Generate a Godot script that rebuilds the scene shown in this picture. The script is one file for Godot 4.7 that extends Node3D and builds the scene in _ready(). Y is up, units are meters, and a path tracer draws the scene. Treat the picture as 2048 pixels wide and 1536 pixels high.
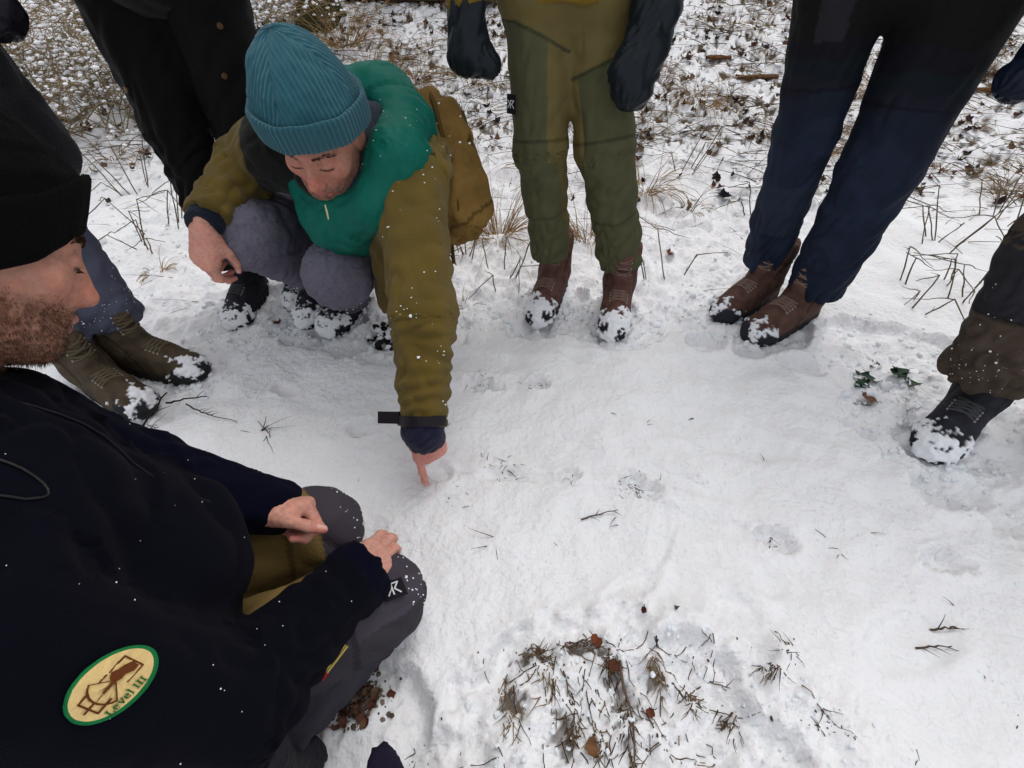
extends Node3D

# ---------------------------------------------------------------- mesh collector
class Acc:
	var v := PackedVector3Array()
	var c := PackedColorArray()
	var t := PackedInt32Array()      # triangles, counter-clockwise seen from outside
	func add(p: Vector3, col: Color) -> int:
		v.append(p); c.append(col)
		return v.size() - 1
	func tri(a: int, b: int, d: int) -> void:
		t.append(a); t.append(b); t.append(d)
	func quad(a: int, b: int, d: int, e: int) -> void:
		t.append(a); t.append(b); t.append(d); t.append(a); t.append(d); t.append(e)
	func face(a: Vector3, b: Vector3, d: Vector3, e: Vector3, col: Color) -> void:
		quad(add(a, col), add(b, col), add(d, col), add(e, col))
	func box(xf: Transform3D, s: Vector3, col: Color) -> void:
		var h := s * 0.5
		for ax in 3:
			for sg in [-1.0, 1.0]:
				var n := Vector3.ZERO; n[ax] = sg
				var u := Vector3.ZERO; u[(ax + 1) % 3] = 1.0
				var w := n.cross(u)
				face(xf * ((n - u - w) * h), xf * ((n + u - w) * h), xf * ((n + u + w) * h), xf * ((n - u + w) * h), col)
	func tube(pts: PackedVector3Array, rad: PackedFloat32Array, sides: int, col: Color, col2 = null) -> void:
		var n := pts.size()
		var prev := -1
		var side := Vector3.ZERO
		for i in n:
			var d: Vector3 = (pts[mini(i + 1, n - 1)] - pts[maxi(i - 1, 0)]).normalized()
			if side == Vector3.ZERO:
				side = d.cross(Vector3.UP if absf(d.y) < 0.9 else Vector3.RIGHT).normalized()
			side = (side - d * side.dot(d)).normalized()
			var up := d.cross(side)
			var first := v.size()
			var cc: Color = col if col2 == null else col.lerp(col2, float(i) / maxi(n - 1, 1))
			for k in sides:
				var a := TAU * k / sides
				add(pts[i] + (side * cos(a) + up * sin(a)) * rad[i], cc)
			if prev >= 0:
				for k in sides:
					var k2 := (k + 1) % sides
					quad(prev + k, prev + k2, first + k2, first + k)
			prev = first
		var e0 := add(pts[0], col)
		var e1 := add(pts[n - 1], col if col2 == null else col2)
		for k in sides:
			tri(e0, (k + 1) % sides, k) if false else tri(e0, v.size() - 2 - n * sides + (k + 1) % sides, v.size() - 2 - n * sides + k)
			tri(e1, prev + k, prev + (k + 1) % sides)
	func ring_loft(rings: Array, cols: Array, closed_end := true) -> void:
		var first := v.size()
		var m: int = rings[0].size()
		for i in rings.size():
			for k in m:
				add(rings[i][k], cols[i])
		for i in rings.size() - 1:
			for k in m:
				var k2 := (k + 1) % m
				quad(first + i * m + k, first + i * m + k2, first + (i + 1) * m + k2, first + (i + 1) * m + k)
	func blob(at: Vector3, r: Vector3, col: Color, rng: RandomNumberGenerator) -> void:
		var f := v.size()
		var top := add(at + Vector3(0, r.y, 0), col)
		for k in 5:
			var a := TAU * (k + rng.randf() * 0.5) / 5.0
			add(at + Vector3(cos(a) * r.x, r.y * rng.randf_range(0.0, 0.5), sin(a) * r.z) * rng.randf_range(0.75, 1.15), col)
		for k in 5:
			var a := TAU * (k + 0.5 + rng.randf() * 0.4) / 5.0
			add(at + Vector3(cos(a) * r.x * 0.8, -r.y * rng.randf_range(0.3, 0.9), sin(a) * r.z * 0.8), col)
		var bot := add(at - Vector3(0, r.y, 0), col)
		for k in 5:
			var k2 := (k + 1) % 5
			tri(top, f + 1 + k2, f + 1 + k)
			tri(f + 1 + k, f + 1 + k2, f + 6 + k)
			tri(f + 6 + k, f + 1 + k2, f + 6 + k2)
			tri(bot, f + 6 + k, f + 6 + k2)
	func merge(o: Acc, xf := Transform3D()) -> void:
		var b := v.size()
		var mirrored := xf.basis.determinant() < 0.0
		for p in o.v: v.append(xf * p)
		c.append_array(o.c)
		for i in range(0, o.t.size(), 3):
			t.append(o.t[i] + b)
			if mirrored:
				t.append(o.t[i + 2] + b); t.append(o.t[i + 1] + b)
			else:
				t.append(o.t[i + 1] + b); t.append(o.t[i + 2] + b)
	func normals() -> PackedVector3Array:
		var n := PackedVector3Array()
		n.resize(v.size())
		for i in range(0, t.size(), 3):
			var a := t[i]; var b := t[i + 1]; var d := t[i + 2]
			var q := (v[b] - v[a]).cross(v[d] - v[a])
			n[a] += q; n[b] += q; n[d] += q
		for i in n.size():
			n[i] = n[i].normalized()
		return n
	func commit(origin := Vector3.ZERO) -> ArrayMesh:
		var arr := []
		arr.resize(Mesh.ARRAY_MAX)
		var n := normals()
		var vv := v.duplicate()
		if origin != Vector3.ZERO:
			for i in vv.size(): vv[i] -= origin
		var ix := PackedInt32Array()
		ix.resize(t.size())
		for i in range(0, t.size(), 3):
			ix[i] = t[i]; ix[i + 1] = t[i + 2]; ix[i + 2] = t[i + 1]
		arr[Mesh.ARRAY_VERTEX] = vv
		arr[Mesh.ARRAY_NORMAL] = n
		arr[Mesh.ARRAY_COLOR] = c
		arr[Mesh.ARRAY_INDEX] = ix
		var m := ArrayMesh.new()
		m.add_surface_from_arrays(Mesh.PRIMITIVE_TRIANGLES, arr)
		return m

# ---------------------------------------------------------------- distance field, meshed by surface nets
class Field:
	var c: float
	var o: Vector3
	var nx: int
	var ny: int
	var nz: int
	var v := PackedFloat32Array()
	var w := PackedByteArray()
	var lo := PackedInt32Array()
	var hi := PackedInt32Array()
	var prims := []
	var noise: FastNoiseLite
	func _init(mn: Vector3, mx: Vector3, cell: float, nz_: FastNoiseLite) -> void:
		c = cell; noise = nz_
		o = mn
		nx = int((mx.x - mn.x) / c) + 3; ny = int((mx.y - mn.y) / c) + 3; nz = int((mx.z - mn.z) / c) + 3
		v.resize(nx * ny * nz); v.fill(1.0)
		w.resize(nx * ny * nz)
		lo.resize(ny * nz); lo.fill(nx)
		hi.resize(ny * nz); hi.fill(-1)
	# a tapered capsule; data: col, fa, fb (fold depth at both ends), ff (folds per metre)
	func cap(a: Vector3, b: Vector3, ra: float, rb: float, k := 0.02, data := {}, cut := false) -> void:
		var id := prims.size()
		data = data.duplicate(); data.a = a; data.b = b; data.ra = ra; data.rb = rb; data.round = false
		if not cut: prims.append(data)
		var R := maxf(ra, rb) + (0.0 if cut else 0.0) + maxf(k, 2.5 * c)
		var ax := (a.x - o.x) / c; var ay := (a.y - o.y) / c; var az := (a.z - o.z) / c
		var bx := (b.x - a.x) / c; var by := (b.y - a.y) / c; var bz := (b.z - a.z) / c
		var bb := maxf(bx * bx + by * by + bz * bz, 1e-9)
		var r := R / c
		var y0 := maxi(0, int(floor(minf(ay, ay + by) - r))); var y1 := mini(ny - 1, int(ceil(maxf(ay, ay + by) + r)))
		var z0 := maxi(0, int(floor(minf(az, az + bz) - r))); var z1 := mini(nz - 1, int(ceil(maxf(az, az + bz) + r)))
		var kc := maxf(k, 1e-5)
		var q := kc * 0.25
		for z in range(z0, z1 + 1):
			var dz := z - az
			for y in range(y0, y1 + 1):
				var dy := y - ay
				var t0 := 0.0
				var t1 := 1.0
				if absf(by) > 1e-4:
					var u0 := (dy - r) / by; var u1 := (dy + r) / by
					t0 = maxf(t0, minf(u0, u1)); t1 = minf(t1, maxf(u0, u1))
				if absf(bz) > 1e-4:
					var u0 := (dz - r) / bz; var u1 := (dz + r) / bz
					t0 = maxf(t0, minf(u0, u1)); t1 = minf(t1, maxf(u0, u1))
				if t0 > t1: continue
				var xa := ax + bx * t0; var xb := ax + bx * t1
				var x0 := maxi(0, int(floor(minf(xa, xb) - r))); var x1 := mini(nx - 1, int(ceil(maxf(xa, xb) + r)))
				if x0 > x1: continue
				var row := y + ny * z
				if x0 < lo[row]: lo[row] = x0
				if x1 > hi[row]: hi[row] = x1
				var i := row * nx + x0
				var yz := dy * by + dz * bz
				for x in range(x0, x1 + 1):
					var dx := x - ax
					var h := clampf((dx * bx + yz) / bb, 0.0, 1.0)
					var ex := dx - h * bx; var ey := dy - h * by; var ez := dz - h * bz
					var d := sqrt(ex * ex + ey * ey + ez * ez) * c - ra - (rb - ra) * h
					var old := v[i]
					if cut:
						d = -d
						var g := maxf(kc - absf(d - old), 0.0) / kc
						v[i] = maxf(d, old) + g * g * q
					else:
						if d < old: w[i] = id
						var g := maxf(kc - absf(d - old), 0.0) / kc
						v[i] = minf(d, old) - g * g * q
					i += 1
	func ell(at: Vector3, bas: Basis, r: Vector3, k := 0.02, data := {}, cut := false) -> void:
		var id := prims.size()
		data = data.duplicate(); data.a = at; data.b = at + bas.y * 0.001; data.ra = r.x; data.rb = r.x; data.round = true
		if not cut: prims.append(data)
		var m := maxf(k, 2.5 * c)
		var inv := bas.inverse()
		var ext := Vector3.ZERO
		for ax in 3:
			ext[ax] = sqrt(pow(bas.x[ax] * r.x, 2) + pow(bas.y[ax] * r.y, 2) + pow(bas.z[ax] * r.z, 2)) + m
		var p0 := (at - ext - o) / c
		var p1 := (at + ext - o) / c
		var kc := maxf(k, 1e-5)
		var q := kc * 0.25
		var ir := Vector3(1.0 / r.x, 1.0 / r.y, 1.0 / r.z)
		var step := inv * Vector3(c, 0, 0)
		var x0 := maxi(0, int(floor(p0.x))); var x1 := mini(nx - 1, int(ceil(p1.x)))
		for z in range(maxi(0, int(floor(p0.z))), mini(nz - 1, int(ceil(p1.z))) + 1):
			for y in range(maxi(0, int(floor(p0.y))), mini(ny - 1, int(ceil(p1.y))) + 1):
				var row := y + ny * z
				if x0 < lo[row]: lo[row] = x0
				if x1 > hi[row]: hi[row] = x1
				var i := row * nx + x0
				var p := inv * (o + Vector3(x0, y, z) * c - at)
				for x in range(x0, x1 + 1):
					var s := p * ir
					var k0 := s.length()
					var k1 := (s * ir).length()
					var d := k0 * (k0 - 1.0) / maxf(k1, 1e-6)
					if k1 < 1e-6: d = -minf(r.x, minf(r.y, r.z))
					var old := v[i]
					if cut:
						d = -d
						var g := maxf(kc - absf(d - old), 0.0) / kc
						v[i] = maxf(d, old) + g * g * q
					else:
						if d < old: w[i] = id
						var g := maxf(kc - absf(d - old), 0.0) / kc
						v[i] = minf(d, old) - g * g * q
					i += 1
					p += step
	# removes what lies beyond a plane, within a ball around the point
	func trim(at: Vector3, n: Vector3, R: float) -> void:
		var p0 := (at - Vector3.ONE * R - o) / c
		var p1 := (at + Vector3.ONE * R - o) / c
		for z in range(maxi(0, int(p0.z)), mini(nz - 1, int(p1.z) + 1) + 1):
			for y in range(maxi(0, int(p0.y)), mini(ny - 1, int(p1.y) + 1) + 1):
				var i := (y + ny * z) * nx
				for x in range(maxi(0, int(p0.x)), mini(nx - 1, int(p1.x) + 1) + 1):
					var e := o + Vector3(x, y, z) * c - at
					if e.length_squared() < R * R:
						v[i + x] = maxf(v[i + x], e.dot(n))
	func value(p: Vector3) -> float:
		var q := (p - o) / c
		var x := clampi(int(q.x), 0, nx - 2); var y := clampi(int(q.y), 0, ny - 2); var z := clampi(int(q.z), 0, nz - 2)
		var f := q - Vector3(x, y, z)
		var i := x + nx * (y + ny * z)
		var s := nx * ny
		var a := lerpf(lerpf(v[i], v[i + 1], f.x), lerpf(v[i + nx], v[i + nx + 1], f.x), f.y)
		var b := lerpf(lerpf(v[i + s], v[i + s + 1], f.x), lerpf(v[i + s + nx], v[i + s + nx + 1], f.x), f.y)
		return lerpf(a, b, f.z)
	func march(p: Vector3, dir: Vector3, reach := 0.4) -> Vector3:
		var d := 0.0
		while d < reach and value(p + dir * d) > 0.0:
			d += c * 0.4
		return p + dir * d
	# paint(p, n, prim, along, around) -> Color ; push(p, n, prim, along, around) -> metres along the normal
	func emit(acc: Acc, paint = null, push = null) -> void:
		var cell := PackedInt32Array()
		cell.resize(v.size()); cell.fill(-1)
		var sum := PackedVector3Array()
		var cnt := PackedInt32Array()
		var pid := PackedInt32Array()
		var tris := PackedInt32Array()
		var s := nx * ny
		var off := [1, nx, s]
		var back := [[nx, s], [s, 1], [1, nx]]   # the cells round an edge along x, y, z
		for z in range(1, nz - 1):
			for y in range(1, ny - 1):
				var row := y + ny * z
				var x0 := maxi(1, lo[row] - 1)
				var x1 := mini(nx - 2, hi[row] + 1)
				var i := row * nx + x0
				for x in range(x0, x1 + 1):
					var a := v[i]
					var neg := a < 0.0
					for ax in 3:
						var j: int = i + off[ax]
						var b := v[j]
						if neg == (b < 0.0): continue
						var p := Vector3(x, y, z)
						p[ax] += a / (a - b)
						var u: int = back[ax][0]
						var t: int = back[ax][1]
						var ids := [i, i - u, i - u - t, i - t]
						var q := PackedInt32Array([0, 0, 0, 0])
						var inside := w[i] if neg else w[j]
						for e in 4:
							var k: int = ids[e]
							var n := cell[k]
							if n < 0:
								n = sum.size()
								cell[k] = n
								sum.append(p); cnt.append(1); pid.append(inside)
							else:
								sum[n] += p; cnt[n] += 1
							q[e] = n
						if neg:
							tris.append(q[0]); tris.append(q[1]); tris.append(q[2]); tris.append(q[0]); tris.append(q[2]); tris.append(q[3])
						else:
							tris.append(q[0]); tris.append(q[2]); tris.append(q[1]); tris.append(q[0]); tris.append(q[3]); tris.append(q[2])
					i += 1
		var m := Acc.new()
		m.v = sum
		for n in sum.size():
			m.v[n] = o + sum[n] / cnt[n] * c
		m.t = tris
		m.c.resize(sum.size())
		var nor := m.normals()
		for n in sum.size():
			var d: Dictionary = prims[pid[n]] if pid[n] < prims.size() else prims[0]
			var p := m.v[n]
			var a: Vector3 = d.a
			var ab: Vector3 = d.b - a
			var L := ab.length()
			var h := 0.0
			var e := nor[n]
			if not d.round:
				h = clampf((p - a).dot(ab) / maxf(L * L, 1e-9), -0.3, 1.3)
				e = (p - a - ab * h)
				e = e.normalized()
			m.c[n] = paint.call(p, nor[n], d, h, e) if paint != null else d.get("col", Color.WHITE)
			var g := 0.0
			if d.has("fa"):
				var amp: float = lerpf(d.fa, d.fb, clampf(h, 0, 1))
				var ff: float = d.get("ff", 12.0)
				var n1: float
				if d.round:
					n1 = noise.get_noise_3dv(p * ff)
				else:
					var sh: float = d.get("seed", 0.0)
					var dg: float = d.get("diag", 0.9)
					n1 = noise.get_noise_3d((h * L) * ff + e.x * dg + e.y * 0.4 + sh, e.y * 1.15 + sh * 2.3, e.z * 1.15 + e.x * 1.15)
				g = amp * (2.3 * sqrt(n1 * n1 + 0.002) - 0.58)
			g += 0.0016 * noise.get_noise_3dv(p * 22.0)
			if push != null: g += push.call(p, nor[n], d, h, e)
			m.v[n] = p + nor[n] * g
		acc.merge(m)

# ---------------------------------------------------------------- shared helpers
var folds: FastNoiseLite
var fine: FastNoiseLite
var taken := {}
const GROUPS := {"person": "people gathered round the tracks", "dry_grass_tuft": "dry grass tufts in the snow", "bent_stalks": "bent dead stalks", "grass_sprig": "sprigs poking through the snow", "small_twig": "small twigs on the snow", "fallen_leaf": "single fallen leaves", "ivy_leaves": "ivy leaves in the snow", "debris": "debris scratched up in the snow", "bark_strip": "bark pieces on the bank", "snowy_shrub": "snowy shrubs at the back", "tree_trunk": "tree feet at the back"}
var M := {}

func named(called: String, parent: Node) -> String:
	var key := str(parent.get_instance_id()) + called
	var k: int = taken.get(key, 0)
	taken[key] = k + 1
	return called if k == 0 else "%s_%03d" % [called, k]

func obj(called: String, mesh: Mesh, m: Material, parent: Node = self) -> MeshInstance3D:
	var o := MeshInstance3D.new()
	o.name = named(called, parent)
	o.mesh = mesh
	o.material_override = m
	o.cast_shadow = GeometryInstance3D.SHADOW_CASTING_SETTING_ON
	parent.add_child(o, true)
	return o

func thing(called: String, label: String, category: String, at := Vector3.ZERO, group := "") -> Node3D:
	var o := Node3D.new()
	o.name = named(called, self)
	add_child(o, true)
	o.position = at
	tag(o, label, category, group if group else GROUPS.get(called, ""))
	return o

func tag(o: Node, label: String, category: String, group := "", kind := "") -> void:
	if label: o.set_meta("label", label)
	if category: o.set_meta("category", category)
	if group: o.set_meta("group", group)
	if kind: o.set_meta("kind", kind)

func lin(r: float, g: float, b: float) -> Color:
	return Color(r, g, b)

func s8(r: int, g: int, b: int) -> Color:
	return Color8(r, g, b).srgb_to_linear()

func cloth(rough: float, grain: NoiseTexture2D, scale: float, bump: float, sheen := 0.0) -> StandardMaterial3D:
	var m := StandardMaterial3D.new()
	m.vertex_color_use_as_albedo = true
	m.roughness = rough
	m.metallic_specular = 0.3
	if grain:
		m.normal_enabled = true
		m.normal_texture = grain
		m.normal_scale = bump
		m.uv1_triplanar = true
		m.uv1_scale = Vector3.ONE * scale
	if sheen > 0.0:
		m.rim_enabled = true
		m.rim = sheen
		m.rim_tint = 0.6
	return m

func noise_tex(freq: float, kind: int, oct: int, seed_: int, normal := true, strength := 6.0) -> NoiseTexture2D:
	var f := FastNoiseLite.new()
	f.seed = seed_; f.noise_type = kind; f.frequency = freq
	f.fractal_octaves = oct
	var t := NoiseTexture2D.new()
	t.width = 512; t.height = 512
	t.seamless = true
	t.noise = f
	t.as_normal_map = normal
	t.bump_strength = strength
	return t

# colour as a photo shows it, taken back to the surface under this light
func ph(r: int, g: int, b: int, k := 1.22) -> Color:
	var q := Color8(r, g, b).srgb_to_linear()
	return Color(minf(q.r * k, 0.9), minf(q.g * k, 0.9), minf(q.b * k, 0.9))

func frame(at: Vector3, fwd: Vector3, up: Vector3) -> Transform3D:
	var z := fwd.normalized()
	var x := up.cross(z).normalized()
	return Transform3D(Basis(x, z.cross(x), z), at)

# head in its own axes: +Z where the face looks, +Y the crown, +X the person's left
func make_head(skin: Color, red: Color, beard: Color, beard_amount: float, lips: Color, brow: Color, cell: float, neck := true) -> Acc:
	var F := Field.new(Vector3(-0.098, -0.25, -0.13), Vector3(0.098, 0.135, 0.14), cell, fine)
	F.ell(Vector3(0, 0.03, -0.012), Basis(), Vector3(0.076, 0.088, 0.097), 0.02)
	F.ell(Vector3(0, -0.03, 0.03), Basis(), Vector3(0.063, 0.078, 0.06), 0.03)
	F.ell(Vector3(0, -0.07, 0.032), Basis(), Vector3(0.053, 0.042, 0.052), 0.025)
	F.ell(Vector3(0, -0.1, 0.074), Basis(), Vector3(0.021, 0.017, 0.016), 0.022)
	for s in [-1.0, 1.0]:
		F.ell(Vector3(0.046 * s, -0.026, 0.062), Basis(), Vector3(0.02, 0.02, 0.02), 0.025)
		F.cap(Vector3(0.012 * s, 0.021, 0.087), Vector3(0.045 * s, 0.02, 0.072), 0.0115, 0.01, 0.014)
		F.cap(Vector3(0.052 * s, -0.06, 0.0), Vector3(0.03 * s, -0.098, 0.06), 0.016, 0.014, 0.03)
	for s in [-1.0, 1.0]:
		F.ell(Vector3(0.031 * s, -0.002, 0.102), Basis(), Vector3(0.021, 0.014, 0.017), 0.012, {}, true)
		F.ell(Vector3(0.031 * s, -0.004, 0.0785), Basis(), Vector3(0.0165, 0.0145, 0.0145), 0.003)
		F.cap(Vector3(0.019 * s, -0.009, 0.089), Vector3(0.043 * s, -0.0095, 0.083), 0.0025, 0.002, 0.003)
	F.cap(Vector3(0, 0.0, 0.078), Vector3(0, -0.04, 0.093), 0.011, 0.0145, 0.012)
	F.cap(Vector3(0, 0.012, 0.088), Vector3(0, -0.036, 0.109), 0.0085, 0.0105, 0.012)
	F.ell(Vector3(0, -0.041, 0.1095), Basis(), Vector3(0.0125, 0.0105, 0.012), 0.006)
	for s in [-1.0, 1.0]:
		F.ell(Vector3(0.0115 * s, -0.046, 0.099), Basis(), Vector3(0.0075, 0.0075, 0.0115), 0.006)
		F.ell(Vector3(0.0062 * s, -0.0545, 0.104), Basis(), Vector3(0.003, 0.003, 0.0045), 0.002, {}, true)
	F.ell(Vector3(0, -0.066, 0.082), Basis(), Vector3(0.027, 0.018, 0.016), 0.012)
	F.cap(Vector3(-0.019, -0.0705, 0.09), Vector3(0, -0.068, 0.0985), 0.004, 0.006, 0.004)
	F.cap(Vector3(0.019, -0.0705, 0.09), Vector3(0, -0.068, 0.0985), 0.004, 0.006, 0.004)
	F.cap(Vector3(-0.015, -0.079, 0.089), Vector3(0.015, -0.079, 0.089), 0.0062, 0.0062, 0.005)
	F.cap(Vector3(0, -0.079, 0.093), Vector3(0, -0.0795, 0.0945), 0.006, 0.006, 0.006)
	F.cap(Vector3(-0.024, -0.0745, 0.093), Vector3(0.024, -0.0745, 0.093), 0.0016, 0.0016, 0.003, {}, true)
	F.cap(Vector3(0, -0.0748, 0.102), Vector3(0, -0.0748, 0.108), 0.003, 0.003, 0.003, {}, true)
	for s in [-1.0, 1.0]:
		F.ell(Vector3(0.077 * s, -0.01, -0.008), Basis(Vector3(0, 1, 0), -0.35 * s), Vector3(0.008, 0.032, 0.019), 0.006)
		F.ell(Vector3(0.086 * s, -0.005, -0.004), Basis(Vector3(0, 1, 0), -0.35 * s), Vector3(0.006, 0.019, 0.01), 0.004, {}, true)
	F.cap(Vector3(0, -0.07, -0.015), Vector3(0, -0.22, -0.04), 0.056, 0.06, 0.03)
	var acc := Acc.new()
	var paint := func(p: Vector3, n: Vector3, _d, _h, _e) -> Color:
		var col := skin
		var ax := absf(p.x)
		var nose := clampf(1.0 - Vector3(p.x * 1.2, p.y + 0.036, p.z - 0.11).length() / 0.034, 0, 1)
		var cheek := clampf(1.0 - Vector3(ax - 0.042, p.y + 0.035, p.z - 0.07).length() / 0.035, 0, 1)
		col = col.lerp(red, clampf(nose * 1.4, 0, 1) * 0.5 + cheek * 0.5)
		col = col * (1.0 + 0.14 * fine.get_noise_3dv(p * 90.0) + 0.1 * fine.get_noise_3dv(p * 240.0))
		col = col.lerp(red, clampf(0.35 * fine.get_noise_3dv(p * 38.0), 0, 1))
		# lips
		var mouth := absf(p.y + 0.0745) < 0.012 - ax * 0.35 and ax < 0.024 and p.z > 0.08
		if mouth: col = col.lerp(lips, 0.8)
		# beard: jaw, chin, upper lip
		var line := -0.054 + 0.008 * smoothstep(0.03, 0.07, ax) + 0.03 * smoothstep(0.04, -0.01, p.z)
		var bm := smoothstep(line + 0.008, line - 0.014, p.y) * smoothstep(-0.17, -0.13, p.y)
		bm *= smoothstep(-0.03, 0.015, p.z)
		if mouth: bm *= 0.1
		if ax < 0.008 and p.y > -0.066: bm *= 0.5
		var patch := clampf(0.78 + 0.45 * fine.get_noise_3dv(p * 160.0) + 0.3 * fine.get_noise_3dv(p * 60.0), 0.0, 1.0)
		col = col.lerp(beard, bm * beard_amount * patch)
		# eyebrows, lash line
		var bl := absf(p.y - (0.0225 - 9.0 * pow(ax - 0.034, 2)))
		if bl < 0.0055 and ax > 0.013 and ax < 0.053 and p.z > 0.05:
			col = col.lerp(brow, 0.45 * smoothstep(0.0055, 0.002, bl) * clampf(0.8 + fine.get_noise_3dv(p * 300.0), 0, 1))
		if absf(p.y + 0.0105) < 0.0028 and ax > 0.016 and ax < 0.046 and p.z > 0.07:
			col = col.lerp(brow, 0.75)
		col.a = 1.0
		return col
	var push := func(p: Vector3, _n, _d, _h, _e) -> float:
		var ax := absf(p.x)
		var line := -0.058 + 0.008 * smoothstep(0.03, 0.07, ax) + 0.03 * smoothstep(0.04, -0.01, p.z)
		var bm := smoothstep(line, line - 0.02, p.y) * smoothstep(-0.16, -0.13, p.y) * smoothstep(-0.02, 0.02, p.z)
		if absf(p.y + 0.0745) < 0.012 and ax < 0.024: bm = 0.0
		return -0.0012 * fine.get_noise_3dv(p * 22.0) + bm * beard_amount * (0.003 + 0.0025 * fine.get_noise_3dv(p * 130.0))
	F.emit(acc, paint, push)
	return acc

# short hairs over the beard
func beard_hairs(head: Acc, rng: RandomNumberGenerator, n: int, col: Color, col2: Color, upto := -0.05) -> Acc:
	var acc := Acc.new()
	var nor := head.normals()
	var done := 0
	while done < n:
		var i := rng.randi() % head.v.size()
		var p := head.v[i]
		done += 1
		var ax := absf(p.x)
		var line := upto + 0.008 * smoothstep(0.03, 0.07, ax) + 0.03 * smoothstep(0.04, -0.01, p.z)
		if p.y > line + rng.randf_range(-0.012, 0.004) or p.y < -0.14 or p.z < -0.005: continue
		if absf(p.y + 0.0745) < 0.012 and ax < 0.021: continue
		if ax < 0.012 and p.y > -0.06: continue
		var d := (nor[i] * 0.9 + Vector3(rng.randf_range(-0.4, 0.4), -0.9 + rng.randf_range(-0.3, 0.3), rng.randf_range(-0.3, 0.3))).normalized()
		var L := rng.randf_range(0.002, 0.0075) * lerpf(0.45, 1.0, smoothstep(0.0, 0.03, line - p.y))
		var q := p + Vector3(rng.randf_range(-1, 1), rng.randf_range(-1, 1), rng.randf_range(-1, 1)) * 0.0015
		var s := d.cross(Vector3(rng.randf() - 0.5, rng.randf() - 0.5, rng.randf() - 0.5)).normalized() * 0.00032
		var cc := col.lerp(col2, rng.randf())
		var a := acc.add(q - s, cc); var b := acc.add(q + s, cc); var e := acc.add(q + d * L, cc)
		var g := acc.add(q + d.cross(s).normalized() * 0.0005, cc)
		acc.tri(a, b, e); acc.tri(b, g, e); acc.tri(g, a, e)
	return acc

# eyebrow hairs and lowered lashes
func brow_hairs(head: Acc, rng: RandomNumberGenerator, n: int, col: Color, lash := 1.0) -> Acc:
	var acc := Acc.new()
	var nor := head.normals()
	var tries := 0
	var made := 0
	while made < n and tries < n * 400:
		tries += 1
		var i := rng.randi() % head.v.size()
		var p := head.v[i]
		var ax := absf(p.x)
		if p.z < 0.05 or ax < 0.013 or ax > 0.054: continue
		if absf(p.y - (0.0225 - 9.0 * pow(ax - 0.034, 2))) > 0.0042: continue
		made += 1
		var s := signf(p.x)
		var d := (Vector3(s * 0.9, rng.randf_range(0.1, 0.5), -0.3) + nor[i] * 0.25).normalized() * rng.randf_range(0.006, 0.01)
		acc.tube(PackedVector3Array([p - nor[i] * 0.0005, p + d * 0.5 + nor[i] * 0.0008, p + d]), PackedFloat32Array([0.0005, 0.0004, 0.0002]), 3, col)
	for s in [-1.0, 1.0]:
		for k in 30:
			var a := lerpf(-0.9, 0.9, k / 29.0)
			var d := Vector3(sin(a), -0.5 + 0.1 * sin(a * s), cos(a)).normalized()
			var p := Vector3(0.031 * s, -0.004, 0.0785) + d * Vector3(0.0165, 0.0145, 0.0145)
			var e := (d * Vector3(1, 0.4, 1) + Vector3(0, -0.55, 0)).normalized() * rng.randf_range(0.0025, 0.0042) * lash
			acc.tube(PackedVector3Array([p - d * 0.0006, p + e * 0.6, p + e + Vector3(0, 0.0012, 0)]), PackedFloat32Array([0.0004 * lash, 0.0003 * lash, 0.0001]), 3, col)
	return acc

# knitted hat round the head's axes: ribs run straight up each quarter and meet in chevrons at the crown's seams
func make_beanie(rx: float, rz: float, y0: float, top: float, power: float, rib: float, rib_n: int, col: Color, tilt: float, lean: Vector3) -> Acc:
	var acc := Acc.new()
	var per := 8
	var m := rib_n * per
	var rings := []
	var cols := []
	var rows := 84
	var sect := TAU / 4.0
	for i in rows + 1:
		var u := float(i) / rows
		var uu := 1.0 - pow(1.0 - u, 1.35)
		var g := pow(maxf(1.0 - pow(uu, power), 0.0), 0.62) * (1.0 + 0.04 * sin(minf(uu * 2.2, 1.0) * PI))
		var ring := PackedVector3Array()
		for k in m:
			var a := TAU * k / m
			var sc := fposmod(a + 0.0, sect) - sect * 0.5     # seams at 0, 90, 180, 270 degrees
			var arc := sc * g * rib_n / TAU
			var seam := (sect * 0.5 - absf(sc)) * g * rx
			var rd := rib * (0.5 + 0.5 * cos(TAU * arc)) 
			rd = rd - rib * 0.9 * exp(-pow(seam / 0.004, 2)) * smoothstep(0.35, 0.6, uu)
			var dir := Vector3(sin(a), 0, cos(a))
			var big := 0.003 * fine.get_noise_3d(dir.x * 2.0, uu * 4.0, dir.z * 2.0)
			var p := Vector3(dir.x * (rx * g + rd + big), 0, dir.z * (rz * g + rd + big))
			p.y = y0 + (top - y0) * uu + tilt * dir.z * (1.0 - uu) * g + 0.0015 * fine.get_noise_3d(dir.x * 5.0, uu * 9.0, dir.z * 5.0)
			p += lean * uu * uu
			ring.append(p)
		rings.append(ring); cols.append(col)
	acc.ring_loft(rings, cols)
	return acc

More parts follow.
